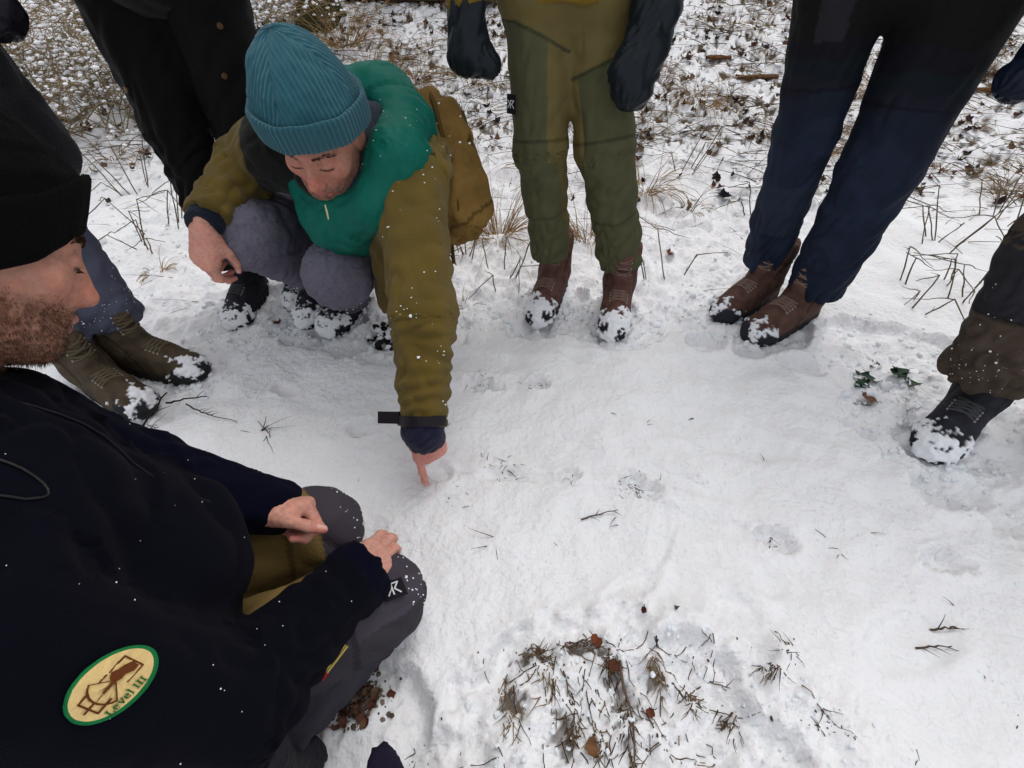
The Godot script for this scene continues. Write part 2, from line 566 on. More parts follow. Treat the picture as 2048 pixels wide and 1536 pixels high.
func make_cuff(rx: float, rz: float, y0: float, high: float, rib: float, rib_n: int, col: Color, tilt: float, dip := 0.0) -> Acc:
	var acc := Acc.new()
	var m := rib_n * 8
	var rings := []
	var cols := []
	# inside edge, rounded lower rim, outer face, rounded upper rim, back in
	var prof := [[-0.004, 0.02], [-0.004, 0.003], [-0.001, 0.0], [0.004, 0.001], [0.0065, 0.006], [0.007, 0.015], [0.0075, 0.025], [0.0075, 0.035], [0.0072, high - 0.012], [0.0065, high - 0.004], [0.004, high], [0.001, high - 0.001], [-0.003, high - 0.006]]
	for i in prof.size():
		var ring := PackedVector3Array()
		for k in m:
			var a := TAU * k / m
			var dir := Vector3(sin(a), 0, cos(a))
			var rd: float = prof[i][0] + rib * (0.5 + 0.5 * cos(a * rib_n)) * (1.0 if i > 2 and i < 11 else 0.3)
			var big := 0.003 * fine.get_noise_3d(dir.x * 2.0, 7.0, dir.z * 2.0)
			ring.append(Vector3(dir.x * (rx + rd + big), y0 + prof[i][1] + tilt * dir.z - dip * dir.x * dir.x + 0.003 * fine.get_noise_3d(dir.x * 2.5, 3.0, dir.z * 2.5), dir.z * (rz + rd + big)))
		rings.append(ring); cols.append(col)
	acc.ring_loft(rings, cols)
	return acc

# right hand in its own axes: wrist at 0, fingers along +Z, back of the hand +Y, thumb on +X; side = -1 makes a left hand
func make_hand(side: float, curls: Array, thumb: Array, skin: Color, tip: Color, spread := 1.0, cell := 0.0027) -> Acc:
	var F := Field.new(Vector3(-0.075, -0.11, -0.06), Vector3(0.085, 0.06, 0.2), cell, fine)
	var base := [Vector3(0.028, 0, 0.088), Vector3(0.0095, 0.003, 0.092), Vector3(-0.0095, 0.001, 0.086), Vector3(-0.0265, -0.004, 0.078)]
	var lens := [[0.043, 0.026, 0.021], [0.047, 0.03, 0.022], [0.043, 0.028, 0.022], [0.033, 0.021, 0.019]]
	var rads := [[0.0098, 0.0086, 0.0078, 0.0066], [0.0098, 0.0087, 0.0079, 0.0067], [0.0094, 0.0083, 0.0075, 0.0063], [0.0082, 0.0072, 0.0066, 0.0056]]
	F.cap(Vector3(0.004, 0, -0.012), Vector3(0.003, -0.001, 0.012), 0.02, 0.022, 0.015)
	for i in 4:
		var b: Vector3 = base[i]
		F.cap(Vector3(b.x * 0.62, -0.002, 0.012), b, 0.0155, 0.0125, 0.014)
		F.cap(Vector3(b.x * 0.62, -0.012, 0.02), b + Vector3(0, -0.008, -0.01), 0.013, 0.0105, 0.014)
	F.cap(Vector3(0.012, -0.012, 0.022), Vector3(0.03, -0.016, 0.055), 0.016, 0.013, 0.014)
	for i in 4:
		var p: Vector3 = base[i]
		var a := 0.0
		var sp: float = deg_to_rad(curls[i][3]) * spread if curls[i].size() > 3 else 0.0
		for j in 3:
			a += deg_to_rad(curls[i][j])
			var d := Vector3(sin(sp) * cos(a), -sin(a), cos(sp) * cos(a))
			var q: Vector3 = p + d * lens[i][j]
			F.cap(p, q, rads[i][j], rads[i][j + 1], 0.0035, {"tip": j == 2, "up": Vector3(0, cos(a), sin(a)), "knuckle": true})
			F.ell(p + Vector3(0, cos(a), sin(a)) * 0.0015, Basis(), Vector3.ONE * rads[i][j] * 1.0, 0.004)
			p = q
	var t0 := Vector3(0.02, -0.012, 0.028)
	var t1: Vector3 = t0 + Vector3(thumb[0]).normalized() * 0.042
	var t2: Vector3 = t1 + Vector3(thumb[1]).normalized() * 0.034
	var t3: Vector3 = t2 + Vector3(thumb[2]).normalized() * 0.025
	F.cap(t0, t1, 0.0155, 0.0115, 0.012)
	F.cap(t1, t2, 0.0112, 0.0098, 0.004)
	F.cap(t2, t3, 0.0098, 0.0074, 0.004, {"tip": true, "up": Vector3(0.6, 0.8, 0).normalized(), "knuckle": true})
	var acc := Acc.new()
	var paint := func(p: Vector3, n: Vector3, d: Dictionary, h: float, e: Vector3) -> Color:
		var col := skin.lerp(tip, clampf(0.25 + 0.5 * fine.get_noise_3dv(p * 45.0), 0, 1) * 0.5) * (1.0 + 0.16 * fine.get_noise_3dv(p * 110.0))
		if d.has("tip"):
			var k := clampf(h, 0, 1)
			col = col.lerp(tip, 0.25 + 0.5 * k) if d.tip else col.lerp(tip, 0.45 * smoothstep(0.3, 0.0, k) + 0.25 * smoothstep(0.7, 1.0, k))
			if d.tip and k > 0.5 and e.dot(d.up) > 0.72: col = col.lerp(Color(0.72, 0.5, 0.44), 0.6)
			# creases over the knuckles
			if e.dot(d.up) > 0.2 and (absf(h - 0.03) < 0.03 or absf(h - 0.12) < 0.025): col = col * 0.7
		col.a = 1.0
		return col
	var push := func(p: Vector3, n, d: Dictionary, h: float, e: Vector3) -> float:
		var g := -0.0016 * fine.get_noise_3dv(p * 22.0) + 0.0007 * fine.get_noise_3dv(p * 120.0)
		if d.has("tip") and d.tip and h > 0.5 and e.dot(d.up) > 0.75: g -= 0.0005
		return g
	F.emit(acc, paint, push)
	if side < 0.0:
		var r := Acc.new()
		r.merge(acc, Transform3D(Basis(Vector3(-1, 0, 0), Vector3(0, 1, 0), Vector3(0, 0, 1)), Vector3.ZERO))
		return r
	return acc

# hiking boot: ankle over the origin, toe along +Z, sole at y = 0
func make_boot(leather: Color, rubber: Color, lace: Color, snow: float, seed_: int) -> Array:
	var F := Field.new(Vector3(-0.075, -0.01, -0.12), Vector3(0.075, 0.24, 0.235), 0.0046, fine)
	F.cap(Vector3(0.0, 0.022, -0.055), Vector3(0.004, 0.02, 0.13), 0.041, 0.047, 0.012, {"kind": "sole"})
	F.ell(Vector3(0.003, 0.03, 0.155), Basis(), Vector3(0.05, 0.034, 0.06), 0.012, {"kind": "upper"})
	F.cap(Vector3(0, 0.055, -0.052), Vector3(0.002, 0.045, 0.11), 0.036, 0.045, 0.02, {"kind": "upper"})
	F.ell(Vector3(0.003, 0.048, 0.15), Basis(), Vector3(0.045, 0.034, 0.052), 0.015, {"kind": "upper"})
	F.cap(Vector3(0, 0.088, -0.008), Vector3(0.002, 0.066, 0.1), 0.046, 0.038, 0.025, {"kind": "upper"})
	F.cap(Vector3(0, 0.1, -0.02), Vector3(0, 0.2, -0.032), 0.05, 0.054, 0.03, {"kind": "upper"})
	F.cap(Vector3(0, 0.115, 0.035), Vector3(0, 0.19, 0.02), 0.026, 0.026, 0.02, {"kind": "tongue"})
	F.trim(Vector3(0, 0.0, 0.0), Vector3(0, -1, 0), 0.4)
	F.trim(Vector3(0, 0.222, 0.0), Vector3(0, 1, 0), 0.1)
	var sn := func(p: Vector3, n: Vector3) -> float:
		var k := n.y * 0.25 + smoothstep(0.05, 0.17, p.z) - 0.55 * smoothstep(0.05, 0.14, p.y) + 0.5 * fine.get_noise_3d(p.x * 24.0 + seed_, p.y * 24.0, p.z * 24.0) + 0.3 * fine.get_noise_3d(p.x * 80.0, p.y * 80.0 + seed_, p.z * 80.0)
		return smoothstep(1.15 - 0.75 * snow, 1.22 - 0.75 * snow, k)
	var acc := Acc.new()
	var paint := func(p: Vector3, n: Vector3, d: Dictionary, _h, _e) -> Color:
		var col := leather * (1.0 + 0.35 * fine.get_noise_3dv(p * 30.0))
		if p.y < 0.032 + 0.004 * sin(p.z * 60.0): col = rubber
		elif p.z > 0.15 and p.y < 0.062: col = rubber * 1.3
		elif p.y < 0.04: col = leather * 0.5
		# seams
		var s1 := absf(p.z - 0.045 + (p.y - 0.07) * 0.6)
		if s1 < 0.0028 and p.y > 0.035 and absf(p.x) > 0.02: col = col * 0.45
		if absf(p.y - 0.165) < 0.003: col = col * 0.5
		col = col.lerp(Color(0.84, 0.85, 0.88), sn.call(p, n))
		col.a = 1.0
		return col
	var push := func(p: Vector3, n: Vector3, d: Dictionary, _h, _e) -> float:
		var g: float = 0.0008 * fine.get_noise_3dv(p * 90.0)
		if p.y < 0.03: g += 0.002 * signf(sin(p.z * 190.0)) * smoothstep(0.022, 0.012, p.y)
		var s1 := absf(p.z - 0.045 + (p.y - 0.07) * 0.6)
		if s1 < 0.003 and p.y > 0.035: g -= 0.001
		if absf(p.y - 0.165) < 0.003: g -= 0.0015
		return g + sn.call(p, n) * (0.004 + 0.004 * fine.get_noise_3dv(p * 60.0))
	F.emit(acc, paint, push)
	# laces across the instep and up the shaft
	var la := Acc.new()
	for i in 7:
		var z := lerpf(0.1, 0.028, i / 6.0)
		var y := lerpf(0.13, 0.185, maxf(0.0, (i - 3) / 3.0))
		var z2 := z - 0.012
		for s in [-1.0, 1.0]:
			var pts := PackedVector3Array()
			var rad := PackedFloat32Array()
			for k in 7:
				var f := k / 6.0
				var x: float = lerpf(-0.024 * s, 0.024 * s, f)
				var zz := lerpf(z, z2, f)
				var from := Vector3(x, 0.2, zz + 0.06) if i < 4 else Vector3(x, y + f * 0.012, 0.12)
				var dir := Vector3(0, -1, -0.45).normalized() if i < 4 else Vector3(0, 0, -1)
				pts.append(F.march(from, dir, 0.2) - dir * 0.0015)
				rad.append(0.0032)
			la.tube(pts, rad, 5, lace)
		var k2 := Acc.new()
		for s in [-1.0, 1.0]:
			var e := F.march(Vector3(0.025 * s, 0.2, z + 0.06) if i < 4 else Vector3(0.025 * s, y, 0.12), Vector3(0, -1, -0.45).normalized() if i < 4 else Vector3(0, 0, -1), 0.2)
			la.blob(e, Vector3.ONE * 0.0042, Color(0.25, 0.23, 0.2), seeded(i))
	return [acc, la]

func seeded(s: int) -> RandomNumberGenerator:
	var r := RandomNumberGenerator.new()
	r.seed = s
	return r

# grains of snow caught on cloth
func snow_flecks(src: Acc, n: int, size: float, rng: RandomNumberGenerator, pick: Callable) -> Acc:
	var acc := Acc.new()
	var nor := src.normals()
	var tries := 0
	var made := 0
	while made < n and tries < n * 60:
		tries += 1
		var i := rng.randi() % src.v.size()
		if not pick.call(src.v[i], nor[i]): continue
		made += 1
		var s := size * rng.randf_range(0.4, 1.3) * (2.0 if rng.randf() < 0.06 else 1.0)
		acc.blob(src.v[i] + nor[i] * s * 0.3, Vector3(s, s * 0.8, s), Color(0.85, 0.86, 0.88), rng)
	return acc

func leg(F: Field, hip: Vector3, knee: Vector3, hem: Vector3, r: Array, up: Dictionary, low: Dictionary) -> void:
	F.cap(hip, knee, r[0], r[1], 0.035, up)
	F.cap(knee, hem, r[1], r[2], 0.03, low)

func boot_on(root: Node3D, kit: Array, toe: Vector3, dir: Vector3, label := "", mirror := false, scale := 1.0, sink := 0.04) -> void:
	dir.y = 0; dir = dir.normalized()
	var b := obj("boot", kit[0], M.leather, root)
	var laces := obj("laces", kit[1], M.lace, b)
	laces.set_meta("kind", "stuff")
	var at := toe - dir * 0.205 * scale
	at.y = -sink
	b.transform = Transform3D(Basis(Vector3.UP, atan2(dir.x, dir.z)).scaled_local(Vector3(-scale if mirror else scale, scale, scale)), at - root.position)
	if label: b.set_meta("label", label)

func put(root: Node3D, called: String, acc: Acc, m: Material, parent: Node = null) -> MeshInstance3D:
	return obj(called, acc.commit(root.position), m, root if parent == null else parent)

# head, hands and the frame of the body beneath the clothes as one mesh
func body_of(root: Node3D, parts: Array, bones: Array) -> MeshInstance3D:
	var mn := Vector3.ONE * 1e3
	var mx := -mn
	for b in bones:
		for e in 2:
			mn = mn.min(b[e] - Vector3.ONE * 0.16); mx = mx.max(b[e] + Vector3.ONE * 0.16)
	var F := Field.new(mn, mx, 0.022, fine)
	for b in bones: F.cap(b[0], b[1], b[2], b[3], 0.04, {"col": skin_plain})
	var acc := Acc.new()
	F.emit(acc)
	for p in parts: acc.merge(p[0], p[1])
	return put(root, "body", acc, M.skin)

func hem_ring(at: Vector3, n: Vector3, r: float, thick: float, col: Color, high := 0.02) -> Acc:
	var acc := Acc.new()
	n = n.normalized()
	var u := n.cross(Vector3(0.3, 0.2, 0.9)).normalized()
	var w := n.cross(u)
	var rings := []
	var cols := []
	for pr in [[-thick * 2.0, high], [-thick * 0.3, high], [0.0, high * 0.7], [0.0005, high * 0.3], [-thick * 0.4, -0.002], [-thick * 2.0, 0.004]]:
		var ring := PackedVector3Array()
		for k in 40:
			var a := TAU * k / 40.0
			ring.append(at + (u * cos(a) + w * sin(a)) * (r + pr[0] + 0.002 * sin(a * 3.0 + r * 90.0)) - n * pr[1])
		rings.append(ring); cols.append(col)
	rings.reverse()
	acc.ring_loft(rings, cols)
	return acc

var skin_plain := Color(0.5, 0.28, 0.21)
var boots := {}
var far_head: Acc

func build_boots() -> void:
	for k in [["brown", ph(74, 50, 44, 1.5), ph(26, 26, 34), ph(104, 82, 74), 0.36, 3], ["umber", ph(78, 56, 48), ph(30, 30, 36), ph(108, 88, 78), -0.02, 11], ["suede", ph(66, 56, 44), ph(30, 30, 34), ph(84, 74, 58), 0.06, 5], ["black", ph(34, 34, 40), ph(20, 22, 32), ph(62, 60, 64), 0.27, 8]]:
		var a := make_boot(k[1], k[2], k[3], k[4], k[5])
		boots[k[0]] = [a[0].commit(), a[1].commit()]

# ------------------------------------------------------------ the man who squats and points
func pointing_man() -> void:
	var rng := seeded(21)
	var root := thing("person", "squatting person in teal ribbed beanie and olive jacket pointing one finger at the snow", "person", Vector3(-0.55, 0, -1.4))
	var olive := ph(92, 76, 32, 1.2)
	var grey := ph(94, 92, 104)
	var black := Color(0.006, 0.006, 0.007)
	# trousers
	var F := Field.new(Vector3(-0.92, 0.02, -1.78), Vector3(-0.32, 0.56, -0.98), 0.0056, folds)
	var th := {"col": grey, "fa": 0.005, "fb": 0.0035, "ff": 13.0, "seed": 2.0, "diag": 1.6}
	var sh := {"col": grey * 0.9, "fa": 0.003, "fb": 0.009, "ff": 15.0, "seed": 7.0}
	F.ell(Vector3(-0.55, 0.29, -1.57), Basis(), Vector3(0.19, 0.14, 0.15), 0.05, {"col": grey})
	leg(F, Vector3(-0.645, 0.28, -1.56), Vector3(-0.675, 0.41, -1.16), Vector3(-0.7, 0.12, -1.47), [0.105, 0.082, 0.06], th, sh)
	leg(F, Vector3(-0.45, 0.28, -1.56), Vector3(-0.458, 0.32, -1.12), Vector3(-0.545, 0.1, -1.4), [0.105, 0.083, 0.068], th, sh)
	F.trim(Vector3(-0.715, 0.115, -1.475), Vector3(0.0, -1, -0.6).normalized(), 0.13)
	var tr := Acc.new()
	var pt := func(p: Vector3, n: Vector3, d, h, e) -> Color:
		var col: Color = d.col
		var q := fine.get_noise_3dv(p * 7.0)
		if p.y < 0.24 + q * 0.05 and p.x > -0.62: col = col * 0.55       # darker cloth near the snow
		if p.y < 0.165 + fine.get_noise_3dv(p * 25.0) * 0.035 and n.y > -0.5 and p.x > -0.66: col = Color(0.8, 0.81, 0.84)
		return col
	F.emit(tr, pt)
	put(root, "trousers", tr, M.twill)
	boot_on(root, boots.black, Vector3(-0.72, 0, -1.35), Vector3(-0.03, 0, 1), "", false, 1.05)
	boot_on(root, boots.black, Vector3(-0.625, 0, -1.3), Vector3(-0.2, 0, 1), "", true, 1.05)
	# jacket
	var lsh := Vector3(-0.238, 0.55, -1.14); var lel := Vector3(-0.196, 0.355, -0.885); var lwr := Vector3(-0.196, 0.168, -0.712)
	var rsh := Vector3(-0.575, 0.6, -1.24); var rel_ := Vector3(-0.69, 0.53, -1.32); var rwr := Vector3(-0.722, 0.478, -1.08)
	F = Field.new(Vector3(-0.86, 0.1, -1.82), Vector3(-0.08, 0.76, -0.62), 0.0052, folds)
	F.cap(Vector3(-0.54, 0.33, -1.6), Vector3(-0.42, 0.5, -1.33), 0.165, 0.15, 0.06, {"col": olive, "fa": 0.006, "fb": 0.004, "ff": 9.0, "torso": true})
	F.cap(Vector3(-0.57, 0.57, -1.27), Vector3(-0.27, 0.545, -1.18), 0.085, 0.095, 0.06, {"col": olive, "torso": true})
	F.cap(rsh, rel_, 0.078, 0.072, 0.04, {"col": olive, "fa": 0.004, "fb": 0.006, "ff": 14.0, "seed": 3.0})
	F.cap(rel_, rwr, 0.072, 0.052, 0.03, {"col": olive, "fa": 0.006, "fb": 0.005, "ff": 15.0, "seed": 5.0, "diag": 0.5})
	F.cap(lsh, lel, 0.082, 0.069, 0.04, {"col": olive, "fa": 0.003, "fb": 0.005, "ff": 14.0, "seed": 9.0, "diag": 0.5})
	F.cap(lel, lwr, 0.069, 0.05, 0.03, {"col": olive, "fa": 0.004, "fb": 0.004, "ff": 20.0, "seed": 1.0, "diag": 0.35})
	# open front edge hanging beside the knee
	F.cap(Vector3(-0.29, 0.5, -1.1), Vector3(-0.335, 0.23, -1.13), 0.055, 0.035, 0.05, {"col": olive * 0.8, "fa": 0.004, "fb": 0.004, "ff": 9.0})
	F.cap(Vector3(-0.21, 0.56, -1.16), Vector3(-0.2, 0.56, -1.3), 0.06, 0.05, 0.03, {"col": olive * 1.1, "fa": 0.006, "fb": 0.006, "ff": 16.0})
	var d1 := (lwr - lel).normalized()
	F.trim(lwr - d1 * 0.01, d1, 0.1)
	var d2 := (rwr - rel_).normalized()
	F.trim(rwr - d2 * 0.012, d2, 0.09)
	var ja := Acc.new()
	var pj := func(p: Vector3, n: Vector3, d: Dictionary, h: float, e: Vector3) -> Color:
		var col: Color = d.col * (1.0 + 0.12 * fine.get_noise_3dv(p * 14.0))
		if d.a != lsh and d.a != lel and p.z > -1.5: col = col.lerp(black, smoothstep(-0.632, -0.622, p.x) * smoothstep(-0.43, -0.44, p.x))  # shadowed torso front: the shade is painted into the jacket colour
		if d.a == lsh:   # dark seam of the armhole
			if absf((p - lsh).dot((lel - lsh).normalized()) + 0.012 + 0.25 * (p.x + 0.24)) < 0.005: col = col * 0.15
		if d.a == lel and absf(h - 0.06 + 0.03 * e.x) < 0.012: col = col * 0.62
		if (d.a == lel and h > 0.93) or (d.a == rel_ and h > 0.9): col = col * 0.8
		col.a = 1.0
		return col
	var uj := func(p: Vector3, n: Vector3, d: Dictionary, h: float, e: Vector3) -> float:
		if d.a == lel:
			return 0.0022 * sin(h * 46.0 + 1.6 * sin(e.x * 2.0 + h * 9.0) + 0.9 * e.y) * smoothstep(0.0, 0.2, h) * smoothstep(0.98, 0.8, h)
		if d.a == rel_:
			return 0.003 * sin(h * 30.0 + 2.0 * e.y) * smoothstep(0.0, 0.3, h) * smoothstep(0.9, 0.7, h)
		return 0.0
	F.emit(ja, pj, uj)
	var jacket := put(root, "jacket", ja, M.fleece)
	# strap and buckle at the left cuff
	var strap := Acc.new()
	var sx := frame(lwr - d1 * 0.022, d1, Vector3(0, 0.3, 1))
	for i in 14:
		var a0 := -1.25 + i * 0.17; var a1 := a0 + 0.175
		var r0 := 0.058
		var q := [Vector3(sin(a0) * r0, cos(a0) * r0, -0.011), Vector3(sin(a1) * r0, cos(a1) * r0, -0.011), Vector3(sin(a1) * r0, cos(a1) * r0, 0.011), Vector3(sin(a0) * r0, cos(a0) * r0, 0.011)]
		strap.face(sx * q[0], sx * q[3], sx * q[2], sx * q[1], Color(0.012, 0.011, 0.012))
		strap.face(sx * (q[0] * 0.95), sx * (q[1] * 0.95), sx * (q[2] * 0.95), sx * (q[3] * 0.95), Color(0.012, 0.011, 0.012))
	strap.box(sx * Transform3D(Basis(Vector3(0, 0, 1), 0.25), Vector3(-0.072, 0.022, -0.006)), Vector3(0.05, 0.008, 0.026), Color(0.012, 0.011, 0.012))
	put(root, "cuff_strap", strap, M.nylon, jacket)
	var hr := hem_ring(lwr - d1 * 0.008, d1, 0.0515, 0.004, olive * 0.7, 0.014)
	put(root, "sleeve_hem", hr, M.fleece, jacket)
	# knit cuffs
	F = Field.new(Vector3(-0.28, 0.08, -0.82), Vector3(-0.11, 0.27, -0.6), 0.0045, folds)
	var tipv := Vector3(-0.206, 0.01, -0.678)
	var lf := (tipv - lwr).normalized()
	var cf := (lf + Vector3(0.14, 0.0, 0.05)).normalized()
	var cz := {"col": ph(26, 26, 50), "fa": 0.003, "fb": 0.003, "ff": 24.0}
	F.cap(lwr - d1 * 0.05, lwr + Vector3(0, 0.004, 0.006), 0.04, 0.043, 0.02, cz)
	F.cap(lwr + Vector3(0, 0.004, 0.006), lwr + cf * 0.042, 0.042, 0.038, 0.02, cz)
	F.trim(lwr + cf * 0.038, (cf + Vector3(-0.15, 0, 0.0)).normalized(), 0.07)
	var ca := Acc.new()
	F.emit(ca)
	put(root, "knit_cuff", ca, M.fleece)
	F = Field.new(rwr - Vector3.ONE * 0.1, rwr + Vector3.ONE * 0.1, 0.005, folds)
	F.cap(rwr - d2 * 0.03, rwr + d2 * 0.012, 0.047, 0.04, 0.01, {"col": ph(16, 20, 36)})
	F.trim(rwr + d2 * 0.012, d2, 0.08)
	ca = Acc.new()
	F.emit(ca)
	put(root, "knit_cuff", ca, M.fleece)
	# green hooded smock under the jacket
	var green := ph(4, 94, 80, 1.0)
	F = Field.new(Vector3(-0.62, 0.3, -1.58), Vector3(-0.12, 0.8, -0.93), 0.0056, folds)
	var hd := {"col": green, "fa": 0.0025, "fb": 0.0025, "ff": 13.0, "seed": 4.0}
	var ring := [Vector3(-0.43, 0.465, -1.1), Vector3(-0.315, 0.52, -1.065), Vector3(-0.256, 0.605, -1.13), Vector3(-0.275, 0.625, -1.31), Vector3(-0.335, 0.655, -1.4), Vector3(-0.43, 0.655, -1.42)]
	var rr := [0.036, 0.048, 0.066, 0.078, 0.085, 0.08]
	for i in 5: F.cap(ring[i], ring[i + 1], rr[i], rr[i + 1], 0.03, hd)
	F.cap(Vector3(-0.47, 0.475, -1.12), Vector3(-0.52, 0.54, -1.22), 0.035, 0.04, 0.03, hd)
	F.cap(Vector3(-0.4, 0.47, -1.13), Vector3(-0.43, 0.4, -1.22), 0.085, 0.09, 0.05, {"col": green, "fa": 0.005, "fb": 0.008, "ff": 10.0, "seed": 6.0})
	F.ell(Vector3(-0.37, 0.465, -1.17), Basis(), Vector3(0.1, 0.08, 0.09), 0.03, {"col": green, "fa": 0.003, "fb": 0.003, "ff": 14.0})
	F.ell(Vector3(-0.39, 0.66, -1.22), Basis(Vector3(1, 0, 0), 0.5), Vector3(0.088, 0.16, 0.098), 0.02, {}, true)
	var ho := Acc.new()
	F.emit(ho, null, func(p: Vector3, n: Vector3, d: Dictionary, h: float, e: Vector3) -> float:
		# stitched gathers where the hood panel joins, and a seam
		var g := 0.0
		if p.x > -0.33 and p.y > 0.5 and p.z < -1.1 and p.z > -1.32:
			g = 0.002 * sin(p.z * 170.0 + p.x * 60.0) * smoothstep(0.4, 0.75, n.x + 0.35)
		if absf(p.z + 1.325 + 0.25 * (p.x + 0.28)) < 0.007 and p.x > -0.4: g -= 0.005
		return g)
	var hood := put(root, "hooded_smock", ho, M.shell)
	var zz := Acc.new()
	zz.tube(PackedVector3Array([Vector3(-0.418, 0.53, -1.06), Vector3(-0.413, 0.505, -1.045), Vector3(-0.406, 0.485, -1.045)]), PackedFloat32Array([0.003, 0.0025, 0.002]), 6, ph(190, 180, 140))
	zz.box(Transform3D(Basis(Vector3(0, 0, 1), 0.5), Vector3(-0.409, 0.475, -1.043)), Vector3(0.008, 0.022, 0.004), ph(180, 150, 60))
	zz.box(Transform3D(Basis(Vector3(0, 0, 1), -0.3), Vector3(-0.402, 0.462, -1.047)), Vector3(0.007, 0.012, 0.004), ph(190, 165, 80))
	put(root, "zip_pull", zz, M.brass, hood)
	# grey fleece neck warmer
	F = Field.new(Vector3(-0.56, 0.46, -1.4), Vector3(-0.26, 0.78, -1.0), 0.006, folds)
	var gc := [Vector3(-0.43, 0.525, -1.11), Vector3(-0.355, 0.545, -1.1), Vector3(-0.32, 0.615, -1.15), Vector3(-0.325, 0.655, -1.25), Vector3(-0.39, 0.68, -1.3)]
	for i in 4: F.cap(gc[i], gc[i + 1], 0.024 if i < 2 else 0.027, 0.024 if i < 1 else 0.029, 0.03, {"col": ph(44, 50, 62) if i > 0 else ph(18, 18, 24), "fa": 0.003, "fb": 0.003, "ff": 18.0})
	F.cap(Vector3(-0.48, 0.56, -1.14), Vector3(-0.43, 0.525, -1.11), 0.024, 0.022, 0.02, {"col": ph(14, 14, 18)})
	var gr := Acc.new()
	F.emit(gr)
	put(root, "neck_warmer", gr, M.fleece)
	# head and hands
	var hx := frame(Vector3(-0.405, 0.665, -1.11), Vector3(-0.12, -0.43, 0.9), Vector3(0.0, 0.9, 0.43))
	var head := make_head(Color(0.47, 0.225, 0.16), Color(0.58, 0.15, 0.11), Color(0.09, 0.055, 0.042), 0.72, Color(0.42, 0.14, 0.12), Color(0.045, 0.03, 0.025), 0.0026)
	far_head = head
	var hand := make_hand(-1.0, [[4, 8, 6, 0], [62, 92, 50, 0], [66, 95, 52, 0], [64, 92, 50, 0]], [Vector3(0.55, -0.35, 0.75), Vector3(0.0, -0.55, 0.8), Vector3(-0.4, -0.45, 0.75)], Color(0.6, 0.28, 0.22), Color(0.66, 0.2, 0.17))
	var lx := frame(lwr + Vector3(0, 0.002, 0), lf, Vector3(0.12, 0.15, 1))
	lx.origin -= lf * 0.014
	lx.basis = Basis(Quaternion((lx.basis * Vector3(-0.028, -0.015, 0.176)).normalized(), (tipv - lx.origin).normalized())) * lx.basis
	lx.basis = lx.basis.scaled_local(Vector3.ONE * ((tipv - lx.origin).length() / 0.179))
	var hand2 := make_hand(1.0, [[34, 40, 22, -3], [42, 48, 26, 0], [48, 50, 28, 2], [54, 52, 30, 5]], [Vector3(0.55, -0.5, 0.7), Vector3(0.1, -0.6, 0.8), Vector3(-0.2, -0.5, 0.85)], Color(0.58, 0.29, 0.22), Color(0.64, 0.22, 0.18))
	var rx := frame(rwr + d2 * 0.01, Vector3(-0.22, -0.9, 0.3), Vector3(-0.25, 0.3, 0.9))
	body_of(root, [[head, hx], [hand, lx], [hand2, rx]], [[Vector3(-0.54, 0.33, -1.6), Vector3(-0.42, 0.52, -1.3), 0.12, 0.1], [Vector3(-0.42, 0.52, -1.3), hx * Vector3(0, -0.1, -0.01), 0.06, 0.05], [lsh, lel, 0.04, 0.035], [lel, lwr, 0.035, 0.028], [rsh, rel_, 0.04, 0.035], [rel_, rwr, 0.035, 0.028], [Vector3(-0.645, 0.28, -1.56), Vector3(-0.675, 0.4, -1.16), 0.07, 0.05], [Vector3(-0.675, 0.4, -1.16), Vector3(-0.705, 0.1, -1.47), 0.045, 0.035], [Vector3(-0.46, 0.28, -1.56), Vector3(-0.458, 0.32, -1.12), 0.07, 0.05], [Vector3(-0.458, 0.32, -1.12), Vector3(-0.545, 0.1, -1.4), 0.045, 0.035]])
	var eb := Acc.new(); eb.merge(brow_hairs(head, rng, 110, Color(0.05, 0.03, 0.022)), hx)
	put(root, "eyebrow", eb, M.hair).set_meta("kind", "stuff")
	# beanie
	var teal := ph(42, 92, 104, 0.98)
	var b := make_beanie(0.099, 0.116, 0.03, 0.19, 2.5, 0.0034, 72, teal, 0.03, Vector3(-0.03, 0.0, -0.03))
	var cuff := make_cuff(0.1005, 0.1175, 0.024, 0.062, 0.0028, 72, teal * 0.97, 0.03)
	var b2 := Acc.new(); b2.merge(b, hx)
	var hat := put(root, "beanie", b2, M.knit)
	b2 = Acc.new(); b2.merge(cuff, hx)
	put(root, "beanie_cuff", b2, M.knit, hat)
	var fl := snow_flecks(ja, 60, 0.0018, rng, func(p: Vector3, n: Vector3) -> bool: return n.y + n.z > 0.4 and (p.x > -0.34 or p.y > 0.5) and fine.get_noise_3dv(p * 9.0) > 0.25 and p.x > -0.36)
	fl.merge(snow_flecks(ho, 60, 0.0014, rng, func(p: Vector3, n: Vector3) -> bool: return n.y > 0.3 and fine.get_noise_3dv(p * 12.0) > 0.15))
	fl.merge(snow_flecks(tr, 60, 0.003, rng, func(p: Vector3, n: Vector3) -> bool: return p.y < 0.2 and n.z > 0.0))
	var fm := put(root, "snow_flecks", fl, M.snowbit)
	fm.set_meta("kind", "stuff")
	# rucksack of waxed canvas on his back
	var pk := thing("rucksack", "brown waxed canvas rucksack bulging on the squatting person's back", "backpack", Vector3(-0.2, 0.35, -1.35))
	var tan := ph(104, 80, 40)
	F = Field.new(Vector3(-0.44, 0.3, -1.62), Vector3(0.0, 0.72, -1.12), 0.0075, folds)
	F.cap(Vector3(-0.22, 0.575, -1.43), Vector3(-0.155, 0.45, -1.27), 0.1, 0.092, 0.05, {"col": tan, "fa": 0.012, "fb": 0.012, "ff": 8.0, "seed": 2.5})
